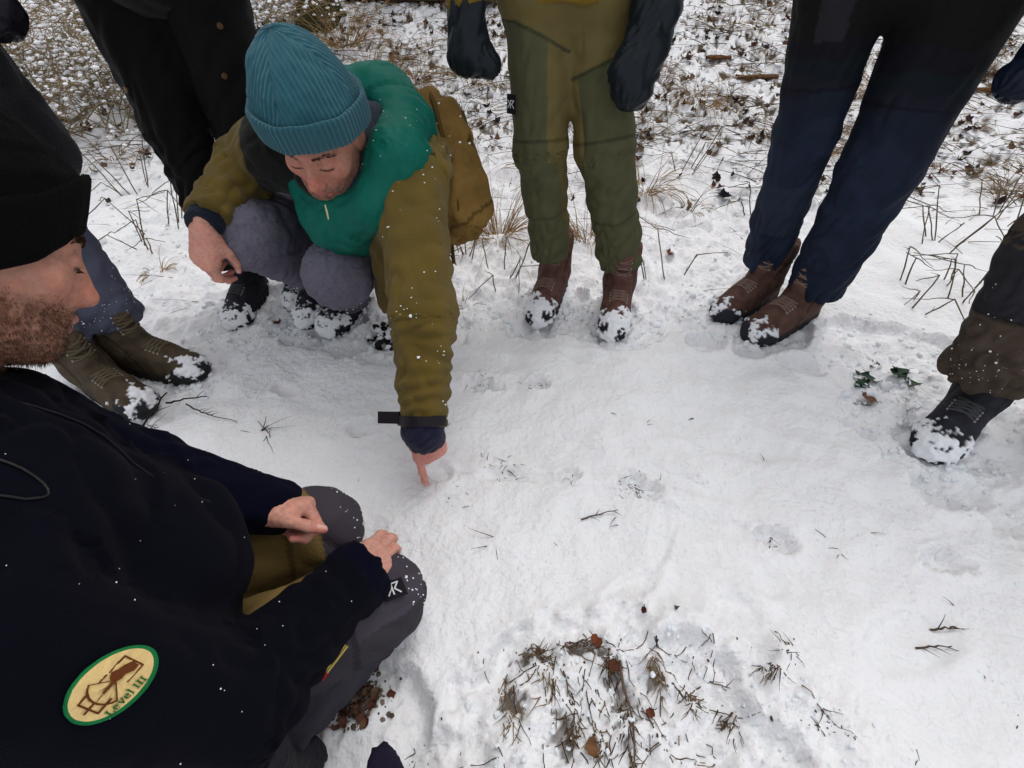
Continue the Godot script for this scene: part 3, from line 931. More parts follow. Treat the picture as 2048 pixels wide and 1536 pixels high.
	F.cap(Vector3(-0.33, 0.56, -1.5), Vector3(-0.25, 0.46, -1.36), 0.1, 0.1, 0.06, {"col": tan * 0.9, "fa": 0.008, "fb": 0.01, "ff": 8.0})
	F.cap(Vector3(-0.19, 0.43, -1.22), Vector3(-0.13, 0.425, -1.25), 0.058, 0.055, 0.04, {"col": tan * 0.8, "fa": 0.01, "fb": 0.012, "ff": 16.0})
	var pa := Acc.new()
	F.emit(pa, func(p: Vector3, n: Vector3, d: Dictionary, h: float, e: Vector3) -> Color:
		var col: Color = d.col * (1.0 + 0.3 * fine.get_noise_3dv(p * 9.0) + 0.12 * fine.get_noise_3dv(p * 40.0))
		if absf(p.y - 0.43 - 0.4 * (p.x + 0.15)) < 0.004: col = col * 0.4
		col.a = 1.0
		return col)
	var bag := put(pk, "canvas_bag", pa, M.twill)
	for q in [[Vector3(-0.2, 0.75, -1.38), Vector3(-0.13, 0.36, -1.1)], [Vector3(-0.1, 0.72, -1.36), Vector3(-0.07, 0.36, -1.15)]]:
		var la := Acc.new()
		var lp := PackedVector3Array(); var lr := PackedFloat32Array()
		for i in 18:
			var from: Vector3 = q[0].lerp(q[1], i / 17.0) + Vector3(0.12, 0.1, 0.22)
			lp.append(F.march(from, Vector3(-0.4, -0.45, -0.8).normalized(), 0.6) + Vector3(0.001, 0.002, 0.003)); lr.append(0.0062)
		la.tube(lp, lr, 4, tan * 0.45)
		put(pk, "strap", la, M.twill, bag)
	var sb := snow_flecks(pa, 70, 0.0035, rng, func(p: Vector3, n: Vector3) -> bool: return n.y > 0.5 and p.y > 0.56)
	put(pk, "snow_flecks", sb, M.snowbit).set_meta("kind", "stuff")

# ------------------------------------------------------------ the man kneeling close by
func kneeling_man() -> void:
	var rng := seeded(5)
	var root := thing("person", "kneeling person in black beanie and black fleece with an oval badge on the sleeve", "person", Vector3(-0.6, 0, -0.2))
	var dark := Color(0.0064, 0.0062, 0.0085)
	var navy := Color(0.0066, 0.0076, 0.0145)
	var grey := ph(58, 54, 62)
	var olive := ph(104, 86, 50, 1.4)
	var fw := Vector3(0.83, 0, -0.56)
	var rt := Vector3(0.56, 0, 0.83)
	var hipr := Vector3(-0.62, 0.21, -0.09); var hipl := Vector3(-0.75, 0.21, -0.28)
	var knr := Vector3(-0.245, 0.085, -0.375); var knl := Vector3(-0.395, 0.085, -0.515)
	var ankr := Vector3(-0.4, 0.05, -0.155); var ankl := Vector3(-0.68, 0.06, -0.3)
	var F := Field.new(Vector3(-0.95, -0.05, -0.68), Vector3(-0.1, 0.42, 0.1), 0.0056, folds)
	var th := {"col": olive, "fa": 0.003, "fb": 0.004, "ff": 11.0, "thigh": true}
	var sh := {"col": grey * 0.75, "fa": 0.004, "fb": 0.007, "ff": 14.0, "seed": 3.0}
	F.ell(Vector3(-0.71, 0.2, -0.17), Basis(), Vector3(0.17, 0.14, 0.17), 0.05, th)
	F.cap(hipr, knr, 0.105, 0.084, 0.04, th.merged({"seed": 2.0}))
	F.cap(hipl, knl, 0.1, 0.082, 0.04, th.merged({"seed": 8.0}))
	F.cap(knr + Vector3(0, -0.02, 0), ankr, 0.07, 0.056, 0.02, sh)
	F.cap(knl, ankl, 0.072, 0.058, 0.03, sh)
	F.trim(ankr + (ankr - knr).normalized() * 0.03, (ankr - knr).normalized(), 0.12)
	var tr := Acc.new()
	F.emit(tr, func(p: Vector3, n: Vector3, d: Dictionary, h: float, e: Vector3) -> Color:
		var col: Color = d.col
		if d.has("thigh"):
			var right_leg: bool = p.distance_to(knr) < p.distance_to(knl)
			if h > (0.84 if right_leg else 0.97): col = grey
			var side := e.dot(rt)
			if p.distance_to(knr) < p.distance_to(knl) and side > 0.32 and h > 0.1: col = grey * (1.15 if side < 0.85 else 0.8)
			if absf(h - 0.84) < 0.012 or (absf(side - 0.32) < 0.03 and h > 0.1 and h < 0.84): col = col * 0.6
		var w := fine.get_noise_3dv(p * 30.0)
		if p.y < 0.05 + w * 0.03 and (p - knr).dot(fw) > 0.03: col = Color(0.8, 0.81, 0.84)
		return col)
	var TF := F
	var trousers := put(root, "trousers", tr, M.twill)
	# jacket
	var shr := Vector3(-0.455, 0.525, -0.13); var elr := Vector3(-0.352, 0.27, -0.165); var wrr := Vector3(-0.264, 0.19, -0.358)
	var shl := Vector3(-0.645, 0.51, -0.395); var ell_ := Vector3(-0.59, 0.35, -0.45); var wrl := Vector3(-0.412, 0.242, -0.466)
	F = Field.new(Vector3(-1.0, 0.12, -0.66), Vector3(-0.15, 0.74, 0.12), 0.0056, folds)
	var tb := {"col": dark, "fa": 0.0075, "fb": 0.0075, "ff": 6.5, "torso": true}
	F.cap(Vector3(-0.7, 0.27, -0.17), Vector3(-0.57, 0.5, -0.27), 0.19, 0.14, 0.07, tb)
	F.ell(Vector3(-0.55, 0.34, -0.28), Basis(), Vector3(0.185, 0.15, 0.175), 0.06, tb)
	F.cap(Vector3(-0.49, 0.53, -0.16), Vector3(-0.63, 0.52, -0.37), 0.09, 0.085, 0.06, tb)
	F.cap(Vector3(-0.59, 0.54, -0.3), Vector3(-0.635, 0.6, -0.335), 0.09, 0.072, 0.04, tb)
	F.cap(shr, elr, 0.085, 0.072, 0.04, {"col": dark, "fa": 0.001, "fb": 0.004, "ff": 11.0, "seed": 4.0})
	F.cap(elr, wrr, 0.072, 0.049, 0.03, {"col": dark.lerp(navy, 0.5), "fa": 0.006, "fb": 0.004, "ff": 17.0, "seed": 6.0, "diag": 0.5})
	F.cap(shl, ell_, 0.082, 0.07, 0.04, {"col": navy, "fa": 0.004, "fb": 0.004, "ff": 10.0, "seed": 1.0})
	F.cap(ell_, wrl, 0.07, 0.047, 0.03, {"col": navy, "fa": 0.004, "fb": 0.003, "ff": 13.0, "seed": 2.0, "diag": 0.5})
	var dr := (wrr - elr).normalized()
	var dl := (wrl - ell_).normalized()
	F.cap(wrr, wrr + Vector3(0.026, 0.0, -0.034), 0.05, 0.05, 0.03, {"col": navy, "fa": 0.004, "fb": 0.003, "ff": 17.0})
	F.trim(wrr + Vector3(0.022, -0.002, -0.032), Vector3(0.6, -0.1, -0.78).normalized(), 0.085)
	F.trim(wrl + dl * 0.03, dl, 0.08)
	var JF := F
	var ja := Acc.new()
	F.emit(ja, func(p: Vector3, n: Vector3, d: Dictionary, h: float, e: Vector3) -> Color:
		var col: Color = d.col
		return col)
	var jacket := put(root, "fleece_jacket", ja, M.darkfleece)
	# zip down the front, chest pocket and cord loop
	var za := Acc.new()
	var zp := PackedVector3Array(); var zr := PackedFloat32Array()
	for i in 16:
		var f := i / 15.0
		var from := Vector3(-0.52, 0.62, -0.37).lerp(Vector3(-0.39, 0.3, -0.36), f)
		zp.append(F.march(from + fw * 0.16 + Vector3(0, 0.1, 0), (-fw + Vector3(0, -0.6, 0)).normalized(), 0.5)); zr.append(0.0016)
	za.tube(zp, zr, 6, Color(0.011, 0.011, 0.012))
	put(root, "front_zip", za, M.nylon, jacket)
	var la := Acc.new()
	var lc := F.march(Vector3(-0.42, 0.85, -0.25), Vector3(-0.25, -1, -0.05).normalized(), 0.6)
	var lp := PackedVector3Array(); var lr := PackedFloat32Array()
	for i in 15:
		var a := PI * 1.1 * i / 14.0
		lp.append(F.march(lc + Vector3(sin(a) * 0.035, 0.12, cos(a) * 0.018), Vector3(0, -1, 0), 0.3)); lr.append(0.0014)
	la.tube(lp, lr, 6, Color(0.016, 0.016, 0.018))
	put(root, "cord_loop", la, M.nylon, jacket)
	# head
	var hx := frame(Vector3(-0.6, 0.736, -0.482), Vector3(0.534, -0.606, -0.589), Vector3(0.16, 0.757, -0.634))
	hx.basis = hx.basis.scaled_local(Vector3.ONE * 1.07)
	var head := make_head(Color(0.45, 0.225, 0.16), Color(0.56, 0.16, 0.115), Color(0.1, 0.045, 0.025), 0.8, Color(0.45, 0.17, 0.14), Color(0.06, 0.035, 0.025), 0.0024)
	var hl := make_hand(-1.0, [[58, 80, 45, 0], [64, 84, 48, 0], [68, 86, 48, 0], [70, 86, 48, 0]], [Vector3(0.5, -0.25, 0.85), Vector3(0.15, -0.35, 0.95), Vector3(-0.1, -0.25, 0.95)], Color(0.56, 0.28, 0.21), Color(0.64, 0.21, 0.17))
	var lz := Vector3(0.93, -0.28, -0.25).normalized()
	var lxx := Vector3(-0.15, -0.8, -0.55)       # away from the thumb
	var lx := frame(wrl - lz * 0.038 + Vector3(0, 0.006, 0.004), lz, lz.cross(lxx))
	var hr := make_hand(1.0, [[22, 30, 18, 0], [24, 32, 18, 0], [26, 34, 20, 0], [28, 36, 20, 2]], [Vector3(0.5, -0.4, 0.75), Vector3(0.2, -0.5, 0.85), Vector3(0.0, -0.5, 0.9)], Color(0.57, 0.3, 0.23), Color(0.62, 0.24, 0.2))
	var rx := frame(wrr + Vector3(-0.01, -0.01, 0.017), Vector3(0.42, -0.2, -0.85), Vector3(0.35, 0.95, 0.0))
	body_of(root, [[head, hx], [hl, lx], [hr, rx]], [[Vector3(-0.7, 0.27, -0.17), Vector3(-0.57, 0.5, -0.27), 0.13, 0.1], [Vector3(-0.57, 0.5, -0.28), hx * Vector3(0, -0.2, -0.03), 0.05, 0.05], [shr, elr, 0.045, 0.04], [elr, wrr, 0.04, 0.028], [shl, ell_, 0.045, 0.04], [ell_, wrl, 0.04, 0.028], [hipr, knr, 0.07, 0.05], [hipl, knl, 0.07, 0.05], [knr, ankr, 0.045, 0.035], [knl, ankl, 0.045, 0.035]])
	var ha := Acc.new(); ha.merge(beard_hairs(head, rng, 42000, Color(0.06, 0.032, 0.02), Color(0.16, 0.082, 0.045)), hx)
	put(root, "beard", ha, M.hair).set_meta("kind", "stuff")
	var hb := Acc.new(); hb.merge(brow_hairs(head, rng, 260, Color(0.05, 0.028, 0.018), 1.7), hx)
	put(root, "eyebrow", hb, M.hair).set_meta("kind", "stuff")
	# beanie
	var bk := Color(0.005, 0.0046, 0.0056)
	var b := make_beanie(0.092, 0.106, 0.01, 0.16, 2.6, 0.0003, 96, bk, 0.05, Vector3(0, 0, -0.035))
	var cuff := make_cuff(0.0895, 0.103, -0.022, 0.07, 0.0003, 96, bk, 0.052, 0.024)
	var wx := hx * Transform3D(Basis(), Vector3(0, 0, -0.012))
	var b2 := Acc.new(); b2.merge(b, wx)
	var hat := put(root, "beanie", b2, M.darkfleece)
	b2 = Acc.new(); b2.merge(cuff, wx)
	put(root, "beanie_cuff", b2, M.darkfleece, hat)
	# boot sole of the near foot
	boot_on(root, boots.black, Vector3(-0.5, 0, 0.06), Vector3(-0.6, 0, 0.8), "", false, 1.0, 0.03)
	# badge on the sleeve
	badge(root, jacket, JF, JF.march(Vector3(-0.0, 0.97, 0.0), (Vector3(-0.372, 0.458, -0.138) - Vector3(0, 0.97, 0)).normalized(), 1.2))
	# mark on the knee and the matches tucked in the pocket
	var kc := trace(tr, Vector3(-0.205, 0.15, -0.36), Vector3(0.3, 0.75, 0.35))
	knee_mark(root, trousers, kc[0], kc[1])
	var mp := TF.march(Vector3(0, 0.97, 0), Vector3(-0.376, -1.095, -0.345).normalized(), 1.4)
	var mc := trace(tr, mp, Vector3(0.35, 0.6, 0.7))
	var mt := thing("match_bundle", "row of red tipped matches tucked in the kneeling person's thigh pocket", "matches", mc[0])
	var al := Vector3(0.25, 0.1, -0.35).normalized()
	var mx := frame(Vector3.ZERO, al, mc[1])
	for i in 5:
		var ma := Acc.new()
		var off := mx.basis.x * (i - 2) * 0.0052 + mx.basis.y * 0.004
		ma.box(Transform3D(mx.basis, off), Vector3(0.0034, 0.003, 0.046), ph(178, 160, 84))
		ma.box(Transform3D(mx.basis, off - mx.basis.z * 0.026), Vector3(0.0046, 0.0045, 0.011), ph(150, 26, 26))
		obj("match", ma.commit(), M.wood, mt)
	var ff := snow_flecks(ja, 80, 0.0008, rng, func(p: Vector3, n: Vector3) -> bool: return n.y > -0.1)
	ff.merge(snow_flecks(tr, 110, 0.0016, rng, func(p: Vector3, n: Vector3) -> bool: return (p.distance_to(knr) < 0.1 and (p - knr).dot(fw) > 0.045) or (p.distance_to(knl) < 0.1 and (p - knl).dot(fw) > 0.05)))
	put(root, "snow_flecks", ff, M.snowbit).set_meta("kind", "stuff")

# nearest surface point to p of a mesh, facing the given way
func trace(src: Acc, p: Vector3, facing: Vector3) -> Array:
	var n := src.normals()
	var best := 1e9
	var at := 0
	facing = facing.normalized()
	for i in src.v.size():
		var d := src.v[i].distance_squared_to(p)
		if d < best and n[i].dot(facing) > 0.2:
			best = d; at = i
	return [src.v[at], n[at]]

# a thin flat shape standing 'up' along n; pts in the patch's own plane
func patch_shape(acc: Acc, xf: Transform3D, pts: PackedVector2Array, y: float, col: Color, bend: float) -> void:
	var ix := Geometry2D.triangulate_polygon(pts)
	var cw := Geometry2D.is_polygon_clockwise(pts)
	var f := acc.v.size()
	for p in pts: acc.add(xf * Vector3(p.x, y - bend * p.x * p.x, p.y), col)
	for i in range(0, ix.size(), 3):
		var a := acc.v[f + ix[i]]; var b := acc.v[f + ix[i + 1]]; var d := acc.v[f + ix[i + 2]]
		if (b - a).cross(d - a).dot(xf.basis.y) > 0: acc.tri(f + ix[i], f + ix[i + 1], f + ix[i + 2])
		else: acc.tri(f + ix[i], f + ix[i + 2], f + ix[i + 1])

func stroke(acc: Acc, xf: Transform3D, pts: Array, w: float, y: float, col: Color, bend: float) -> void:
	for i in pts.size() - 1:
		var a: Vector2 = pts[i]; var b: Vector2 = pts[i + 1]
		var d := (b - a).normalized()
		var n := d.orthogonal() * w * 0.5
		a -= d * w * 0.3; b += d * w * 0.3
		patch_shape(acc, xf, PackedVector2Array([a + n, b + n, b - n, a - n]), y + 0.00012 * i, col, bend)

func oval(rx: float, ry: float, n := 48) -> PackedVector2Array:
	var p := PackedVector2Array()
	for k in n: p.append(Vector2(cos(TAU * k / n) * rx, sin(TAU * k / n) * ry))
	return p

func disc(acc: Acc, xf: Transform3D, rx: float, ry: float, y: float, col: Color, bend: float, thick := 0.0) -> void:
	var f := acc.v.size()
	acc.add(xf * Vector3(0, y, 0), col)
	for r in range(1, 7):
		for k in 48:
			var q := Vector2(cos(TAU * k / 48.0) * rx, sin(TAU * k / 48.0) * ry) * r / 6.0
			acc.add(xf * Vector3(q.x, y - bend * q.x * q.x, q.y), col)
	for k in 48:
		var k2 := (k + 1) % 48
		acc.tri(f, f + 1 + k2, f + 1 + k)
		for r in 5:
			acc.quad(f + 1 + r * 48 + k, f + 1 + r * 48 + k2, f + 1 + (r + 1) * 48 + k2, f + 1 + (r + 1) * 48 + k)
	if thick > 0.0:
		var e := acc.v.size()
		for k in 48:
			var q := Vector2(cos(TAU * k / 48.0) * rx, sin(TAU * k / 48.0) * ry)
			acc.add(xf * Vector3(q.x, y - bend * q.x * q.x - thick, q.y), col)
		for k in 48:
			var k2 := (k + 1) % 48
			acc.quad(f + 1 + 5 * 48 + k, f + 1 + 5 * 48 + k2, e + k2, e + k)

# embroidered oval badge: green rim, cream field, brown archer in a frame, green lettering
func badge(root: Node3D, jacket: Node3D, F: Field, at: Vector3) -> void:
	var toward := (Vector3(0, 0.97, 0) - at).normalized()
	var n := (toward + Vector3(-0.05, 0.25, 0.1)).normalized()
	# long axis runs up to the right in the picture
	var lng := (Vector3(0.6, 0.0, 0.0) + Vector3(0, 0.45, -0.62)).normalized()
	lng = (lng - n * lng.dot(n)).normalized()
	var xf := Transform3D(Basis(n.cross(lng).normalized(), n, lng), at + n * 0.004)   # x across, y out, z along
	xf.basis.x = xf.basis.y.cross(xf.basis.z) * 0.68
	xf.basis.z *= 0.68
	var bend := 0.0
	var rx := 0.0335; var ry := 0.0475
	var acc := Acc.new()
	disc(acc, xf, rx, ry, 0.0, ph(22, 110, 62), bend, 0.012)
	disc(acc, xf, rx * 0.87, ry * 0.91, 0.002, ph(206, 178, 120), bend)
	# lay it on the sleeve
	var lay := func(p: Vector3) -> Vector3:
		var high := (p - xf.origin).dot(n)
		var flat := p - n * high
		return F.march(flat + n * 0.05, -n, 0.09) + n * (high + 0.006)
	for i in acc.v.size(): acc.v[i] = lay.call(acc.v[i])
	var b := obj("badge", acc.commit(root.position), M.stitch, jacket)
	b.set_meta("label", "oval badge with an archer emblem and the words Level III")
	# own plane turned so that the lettering's base line runs along +u
	var br := ph(92, 48, 22)
	var em := Acc.new()
	var q := func(u: float, w: float) -> Vector2: return Vector2(-w - 0.0055, u)      # u along the long axis, w across
	var y := 0.0032
	var sq := []
	for c in [[-0.031, -0.006], [-0.031, 0.012]]: pass
	# frame, open where the bow crosses it
	stroke(em, xf, [q.call(-0.006, -0.017), q.call(0.027, -0.02), q.call(0.029, 0.003), q.call(0.008, 0.005)], 0.0022, y, br, bend)
	stroke(em, xf, [q.call(-0.021, -0.016), q.call(-0.031, -0.015), q.call(-0.03, 0.007), q.call(-0.013, 0.006)], 0.0022, y, br, bend)
	# bow
	var bow := []
	for i in 11:
		var a := -1.15 + 2.3 * i / 10.0
		bow.append(q.call(-0.004 - cos(a) * 0.019, sin(a) * 0.019 - 0.005))
	stroke(em, xf, bow, 0.0022, y + 0.0006, br, bend)
	stroke(em, xf, [bow[0], q.call(0.004, -0.006), bow[10]], 0.001, y + 0.0006, br, bend)
	stroke(em, xf, [q.call(-0.036, -0.003), q.call(0.008, -0.007)], 0.002, y + 0.0012, br, bend)
	# the archer's head, shoulder and drawn arm
	patch_shape(em, xf, PackedVector2Array([q.call(0.002, -0.012), q.call(0.008, -0.016), q.call(0.014, -0.013), q.call(0.02, -0.012), q.call(0.027, -0.009), q.call(0.027, 0.0), q.call(0.02, 0.001), q.call(0.013, -0.003), q.call(0.008, -0.002), q.call(0.003, -0.004), q.call(-0.012, -0.003), q.call(-0.012, -0.006), q.call(0.001, -0.008)]), y + 0.0016, br, bend)
	for i in em.v.size(): em.v[i] = lay.call(em.v[i])
	obj("archer_emblem", em.commit(root.position), M.stitch, b)
	var tm := TextMesh.new()
	var font := SystemFont.new()
	font.font_names = PackedStringArray(["Droid Serif"])
	font.font_weight = 700
	tm.font = font
	tm.text = "Level III"
	tm.font_size = 48
	tm.pixel_size = 0.00024
	tm.depth = 0.0006
	# text x runs along the long axis, text up points across to the emblem, its front faces out
	var tb := Basis(xf.basis.z, xf.basis.y.cross(xf.basis.z), xf.basis.y)
	var txf := Transform3D(tb, xf.origin - tb.y * 0.0218 - tb.x * 0.004 + n * 0.0034)
	var ta := Acc.new()
	var arr := tm.get_mesh_arrays()
	var tv: PackedVector3Array = arr[Mesh.ARRAY_VERTEX]
	var ti: PackedInt32Array = arr[Mesh.ARRAY_INDEX]
	for p in tv: ta.add(lay.call(txf * p), ph(38, 92, 44))
	for k in range(0, ti.size(), 3): ta.tri(ti[k], ti[k + 2], ti[k + 1])
	var t := obj("lettering", ta.commit(root.position), M.stitch, b)
	t.set_meta("kind", "stuff")

func mark_strokes(acc: Acc, xf: Transform3D, s: float, col: Color) -> void:
	# an angular mark: a leaning stem, two arms that meet it, and a notch
	stroke(acc, xf, [Vector2(-0.5, -0.5) * s, Vector2(-0.1, 0.0) * s, Vector2(-0.5, 0.5) * s, Vector2(0.1, 0.5) * s], 0.13 * s, 0.0012, col, 0.0)
	stroke(acc, xf, [Vector2(0.1, 0.5) * s, Vector2(0.1, -0.5) * s], 0.13 * s, 0.0016, col, 0.0)
	stroke(acc, xf, [Vector2(0.55, 0.5) * s, Vector2(0.18, 0.05) * s, Vector2(0.55, -0.5) * s], 0.13 * s, 0.002, col, 0.0)

func knee_mark(root: Node3D, trousers: Node3D, at: Vector3, n: Vector3) -> void:
	n = (n + Vector3(0.1, 0.9, 0.2)).normalized()
	var xf := frame(at + n * 0.008, Vector3(-0.45, 0, -0.8), n)
	var acc := Acc.new()
	var sq := PackedVector2Array([Vector2(-0.02, -0.017), Vector2(0.02, -0.017), Vector2(0.02, 0.017), Vector2(-0.02, 0.017)])
	patch_shape(acc, xf, sq, 0.0, Color(0.01, 0.01, 0.012), 4.0)
	mark_strokes(acc, xf, 0.02, Color(0.62, 0.62, 0.64))
	obj("knee_patch", acc.commit(root.position), M.stitch, trousers).set_meta("label", "black patch with an angular white mark")

# a standing figure. s: pelvis, chest, and arrays [hip, knee, hem] per leg, [shoulder, elbow, wrist] per arm, boots, colours
func standing(s: Dictionary) -> Node3D:
	var root := thing("person", s.label, "person", s.base)
	var cell: float = s.get("cell", 0.0085)
	var mn := Vector3.ONE * 1e3; var mx := -mn
	for l in s.legs:
		for j in 3:
			mn = mn.min(l[j] - Vector3.ONE * 0.16); mx = mx.max(l[j] + Vector3.ONE * 0.16)
	var F := Field.new(mn, mx, cell, folds)
	var col: Color = s.trousers
	F.cap(s.legs[0][0] + Vector3(0, 0.05, 0), s.legs[1][0] + Vector3(0, 0.05, 0), 0.115, 0.115, 0.05, {"col": col, "seat": true})
	for i in 2:
		var l: Array = s.legs[i]
		var r: Array = l[3]
		var hem_dir: Vector3 = (l[2] - l[1]).normalized()
		var fold: Array = s.get("fold", [0.004, 0.006, 0.013])
		F.cap(l[0], l[1], r[0], r[1], 0.035, {"col": col, "fa": fold[0], "fb": fold[1], "ff": s.get("fft", 8.0), "seed": s.seed + i * 3.7, "leg": i, "upper": true})
		F.cap(l[1], l[2] + hem_dir * 0.04, r[1], r[2], 0.03, {"col": col, "fa": fold[1], "fb": fold[2], "ff": s.get("ffs", 15.0), "seed": s.seed + 1.3 + i * 5.1, "leg": i, "upper": false, "diag": s.get("diag", 0.8)})
	for i in 2:
		var l: Array = s.legs[i]
		F.trim(l[2], (l[2] - l[1]).normalized(), 0.13)
	var acc := Acc.new()
	F.emit(acc, s.get("paint"), s.get("push"))
	s.trouser_acc = acc
	var tr := put(root, "trousers", acc, M.twill)
	if s.has("caked"):
		var fk := Acc.new()
		for k in s.caked: fk.merge(snow_flecks(acc, k[2], k[3], seeded(int(s.seed)), func(p: Vector3, n: Vector3) -> bool: return p.distance_to(k[0]) < k[1] * (0.55 + 0.8 * fine.get_noise_3dv(p * 22.0)) and n.dot(k[4]) > 0.0))
		put(root, "snow_flecks", fk, M.snowbit, tr).set_meta("kind", "stuff")
	for i in 2:
		var l: Array = s.legs[i]
		var h := hem_ring(l[2], (l[2] - l[1]).normalized(), l[3][2] - 0.003, 0.004, col * 0.8 if not s.has("hemcol") else s.hemcol, 0.022)
		put(root, "trouser_hem", h, M.twill, tr)
	for b in s.boots:
		boot_on(root, boots[s.boot], b[0], b[1], "", b[2], b[3] if b.size() > 3 else 1.0)
	# coat
	mn = Vector3.ONE * 1e3; mx = -mn
	var pts: Array = [s.pelvis, s.chest]
	for a in s.arms: pts.append_array([a[0], a[1], a[2]])
	if s.has("skirt"): pts.append_array(s.skirt)
	for p in pts:
		mn = mn.min(p - Vector3.ONE * 0.24); mx = mx.max(p + Vector3.ONE * 0.24)
	F = Field.new(mn, mx, s.get("coat_cell", 0.014), folds)
	var cc: Color = s.coat
	var cd := {"col": cc, "fa": 0.006, "fb": 0.006, "ff": 6.0, "seed": s.seed}
	F.cap(s.pelvis, s.chest, s.get("girth", 0.165), 0.16, 0.08, cd)
	F.cap(s.arms[0][0], s.arms[1][0], 0.09, 0.09, 0.06, cd)
	F.cap(s.chest, s.chest + Vector3(0, 0.2, 0), 0.12, 0.07, 0.05, cd)
	if s.has("skirt"):
		for k in s.skirt.size():
			F.cap(s.pelvis, s.skirt[k], 0.16, s.get("skirt_r", 0.13), 0.08, cd)
	for i in 2:
		var a: Array = s.arms[i]
		F.cap(a[0], a[1], 0.078, 0.066, 0.04, {"col": cc, "fa": 0.005, "fb": 0.007, "ff": 12.0, "seed": i * 2.0})
		F.cap(a[1], a[2], 0.066, 0.052, 0.03, {"col": cc, "fa": 0.007, "fb": 0.005, "ff": 14.0, "seed": i * 4.0 + 1.0})
	for q in s.get("trims", []): F.trim(q[0], q[1], q[2])
	acc = Acc.new()
	F.emit(acc)
	s.coat_acc = acc
	put(root, "jacket", acc, s.get("coat_mat", M.fleece))
	# mittens: wrist to tip, thumb
	for i in 2:
		var a: Array = s.arms[i]
		var m: Array = a[3]
		F = Field.new(a[2].min(m[0]).min(m[1]) - Vector3.ONE * 0.1, a[2].max(m[0]).max(m[1]) + Vector3.ONE * 0.1, 0.006, folds)
		var md := {"col": s.mitt, "fa": 0.006, "fb": 0.004, "ff": 12.0, "seed": 2.0}
		F.cap(a[2], m[0], m[2], m[3], 0.02, md)
		F.cap(a[2].lerp(m[0], m[5] if m.size() > 5 else 0.45), m[1], m[3] * 0.75, m[4], 0.03, md)
		acc = Acc.new()
		F.emit(acc)
		put(root, "mitten", acc, M.nylon)
	# head, out of the picture
	var hx := frame(s.chest + Vector3(0, 0.4, 0) + s.face * 0.04, s.face + Vector3(0, -0.5, 0), Vector3.UP)
	var bones := [[s.pelvis, s.chest, 0.11, 0.1], [s.chest, hx * Vector3(0, -0.15, -0.02), 0.06, 0.05]]
	for l in s.legs: bones.append_array([[l[0], l[1], 0.06, 0.045], [l[1], l[2], 0.045, 0.035]])
	for a in s.arms: bones.append_array([[a[0], a[1], 0.04, 0.035], [a[1], a[2], 0.035, 0.028]])
	body_of(root, [[far_head, hx]], bones)
	var cap := make_cuff(0.0985, 0.116, 0.015, 0.06, 0.001, 12, s.hat, 0.03)
	var b2 := Acc.new(); b2.merge(cap, hx)
	var dome := Acc.new()
	var rings := []; var cols := []
	for i in 9:
		var u := i / 8.0
		var ring := PackedVector3Array()
		for k in 40: ring.append(Vector3(sin(TAU * k / 40.0) * 0.1 * sqrt(maxf(1.0 - u * u, 0.0)), 0.04 + 0.13 * u, cos(TAU * k / 40.0) * 0.118 * sqrt(maxf(1.0 - u * u, 0.0))))
		rings.append(ring); cols.append(s.hat)
	dome.ring_loft(rings, cols)
	b2.merge(dome, hx)
	put(root, "knit_hat", b2, M.knit)
	s.trousers_node = tr
	return root

func upper(s: Dictionary, pelvis: Vector3, face: Vector3) -> void:
	s.pelvis = pelvis
	s.chest = pelvis + Vector3(0, 0.38, 0) + face * 0.03
	s.face = face
	s.base = Vector3(pelvis.x, 0, pelvis.z)

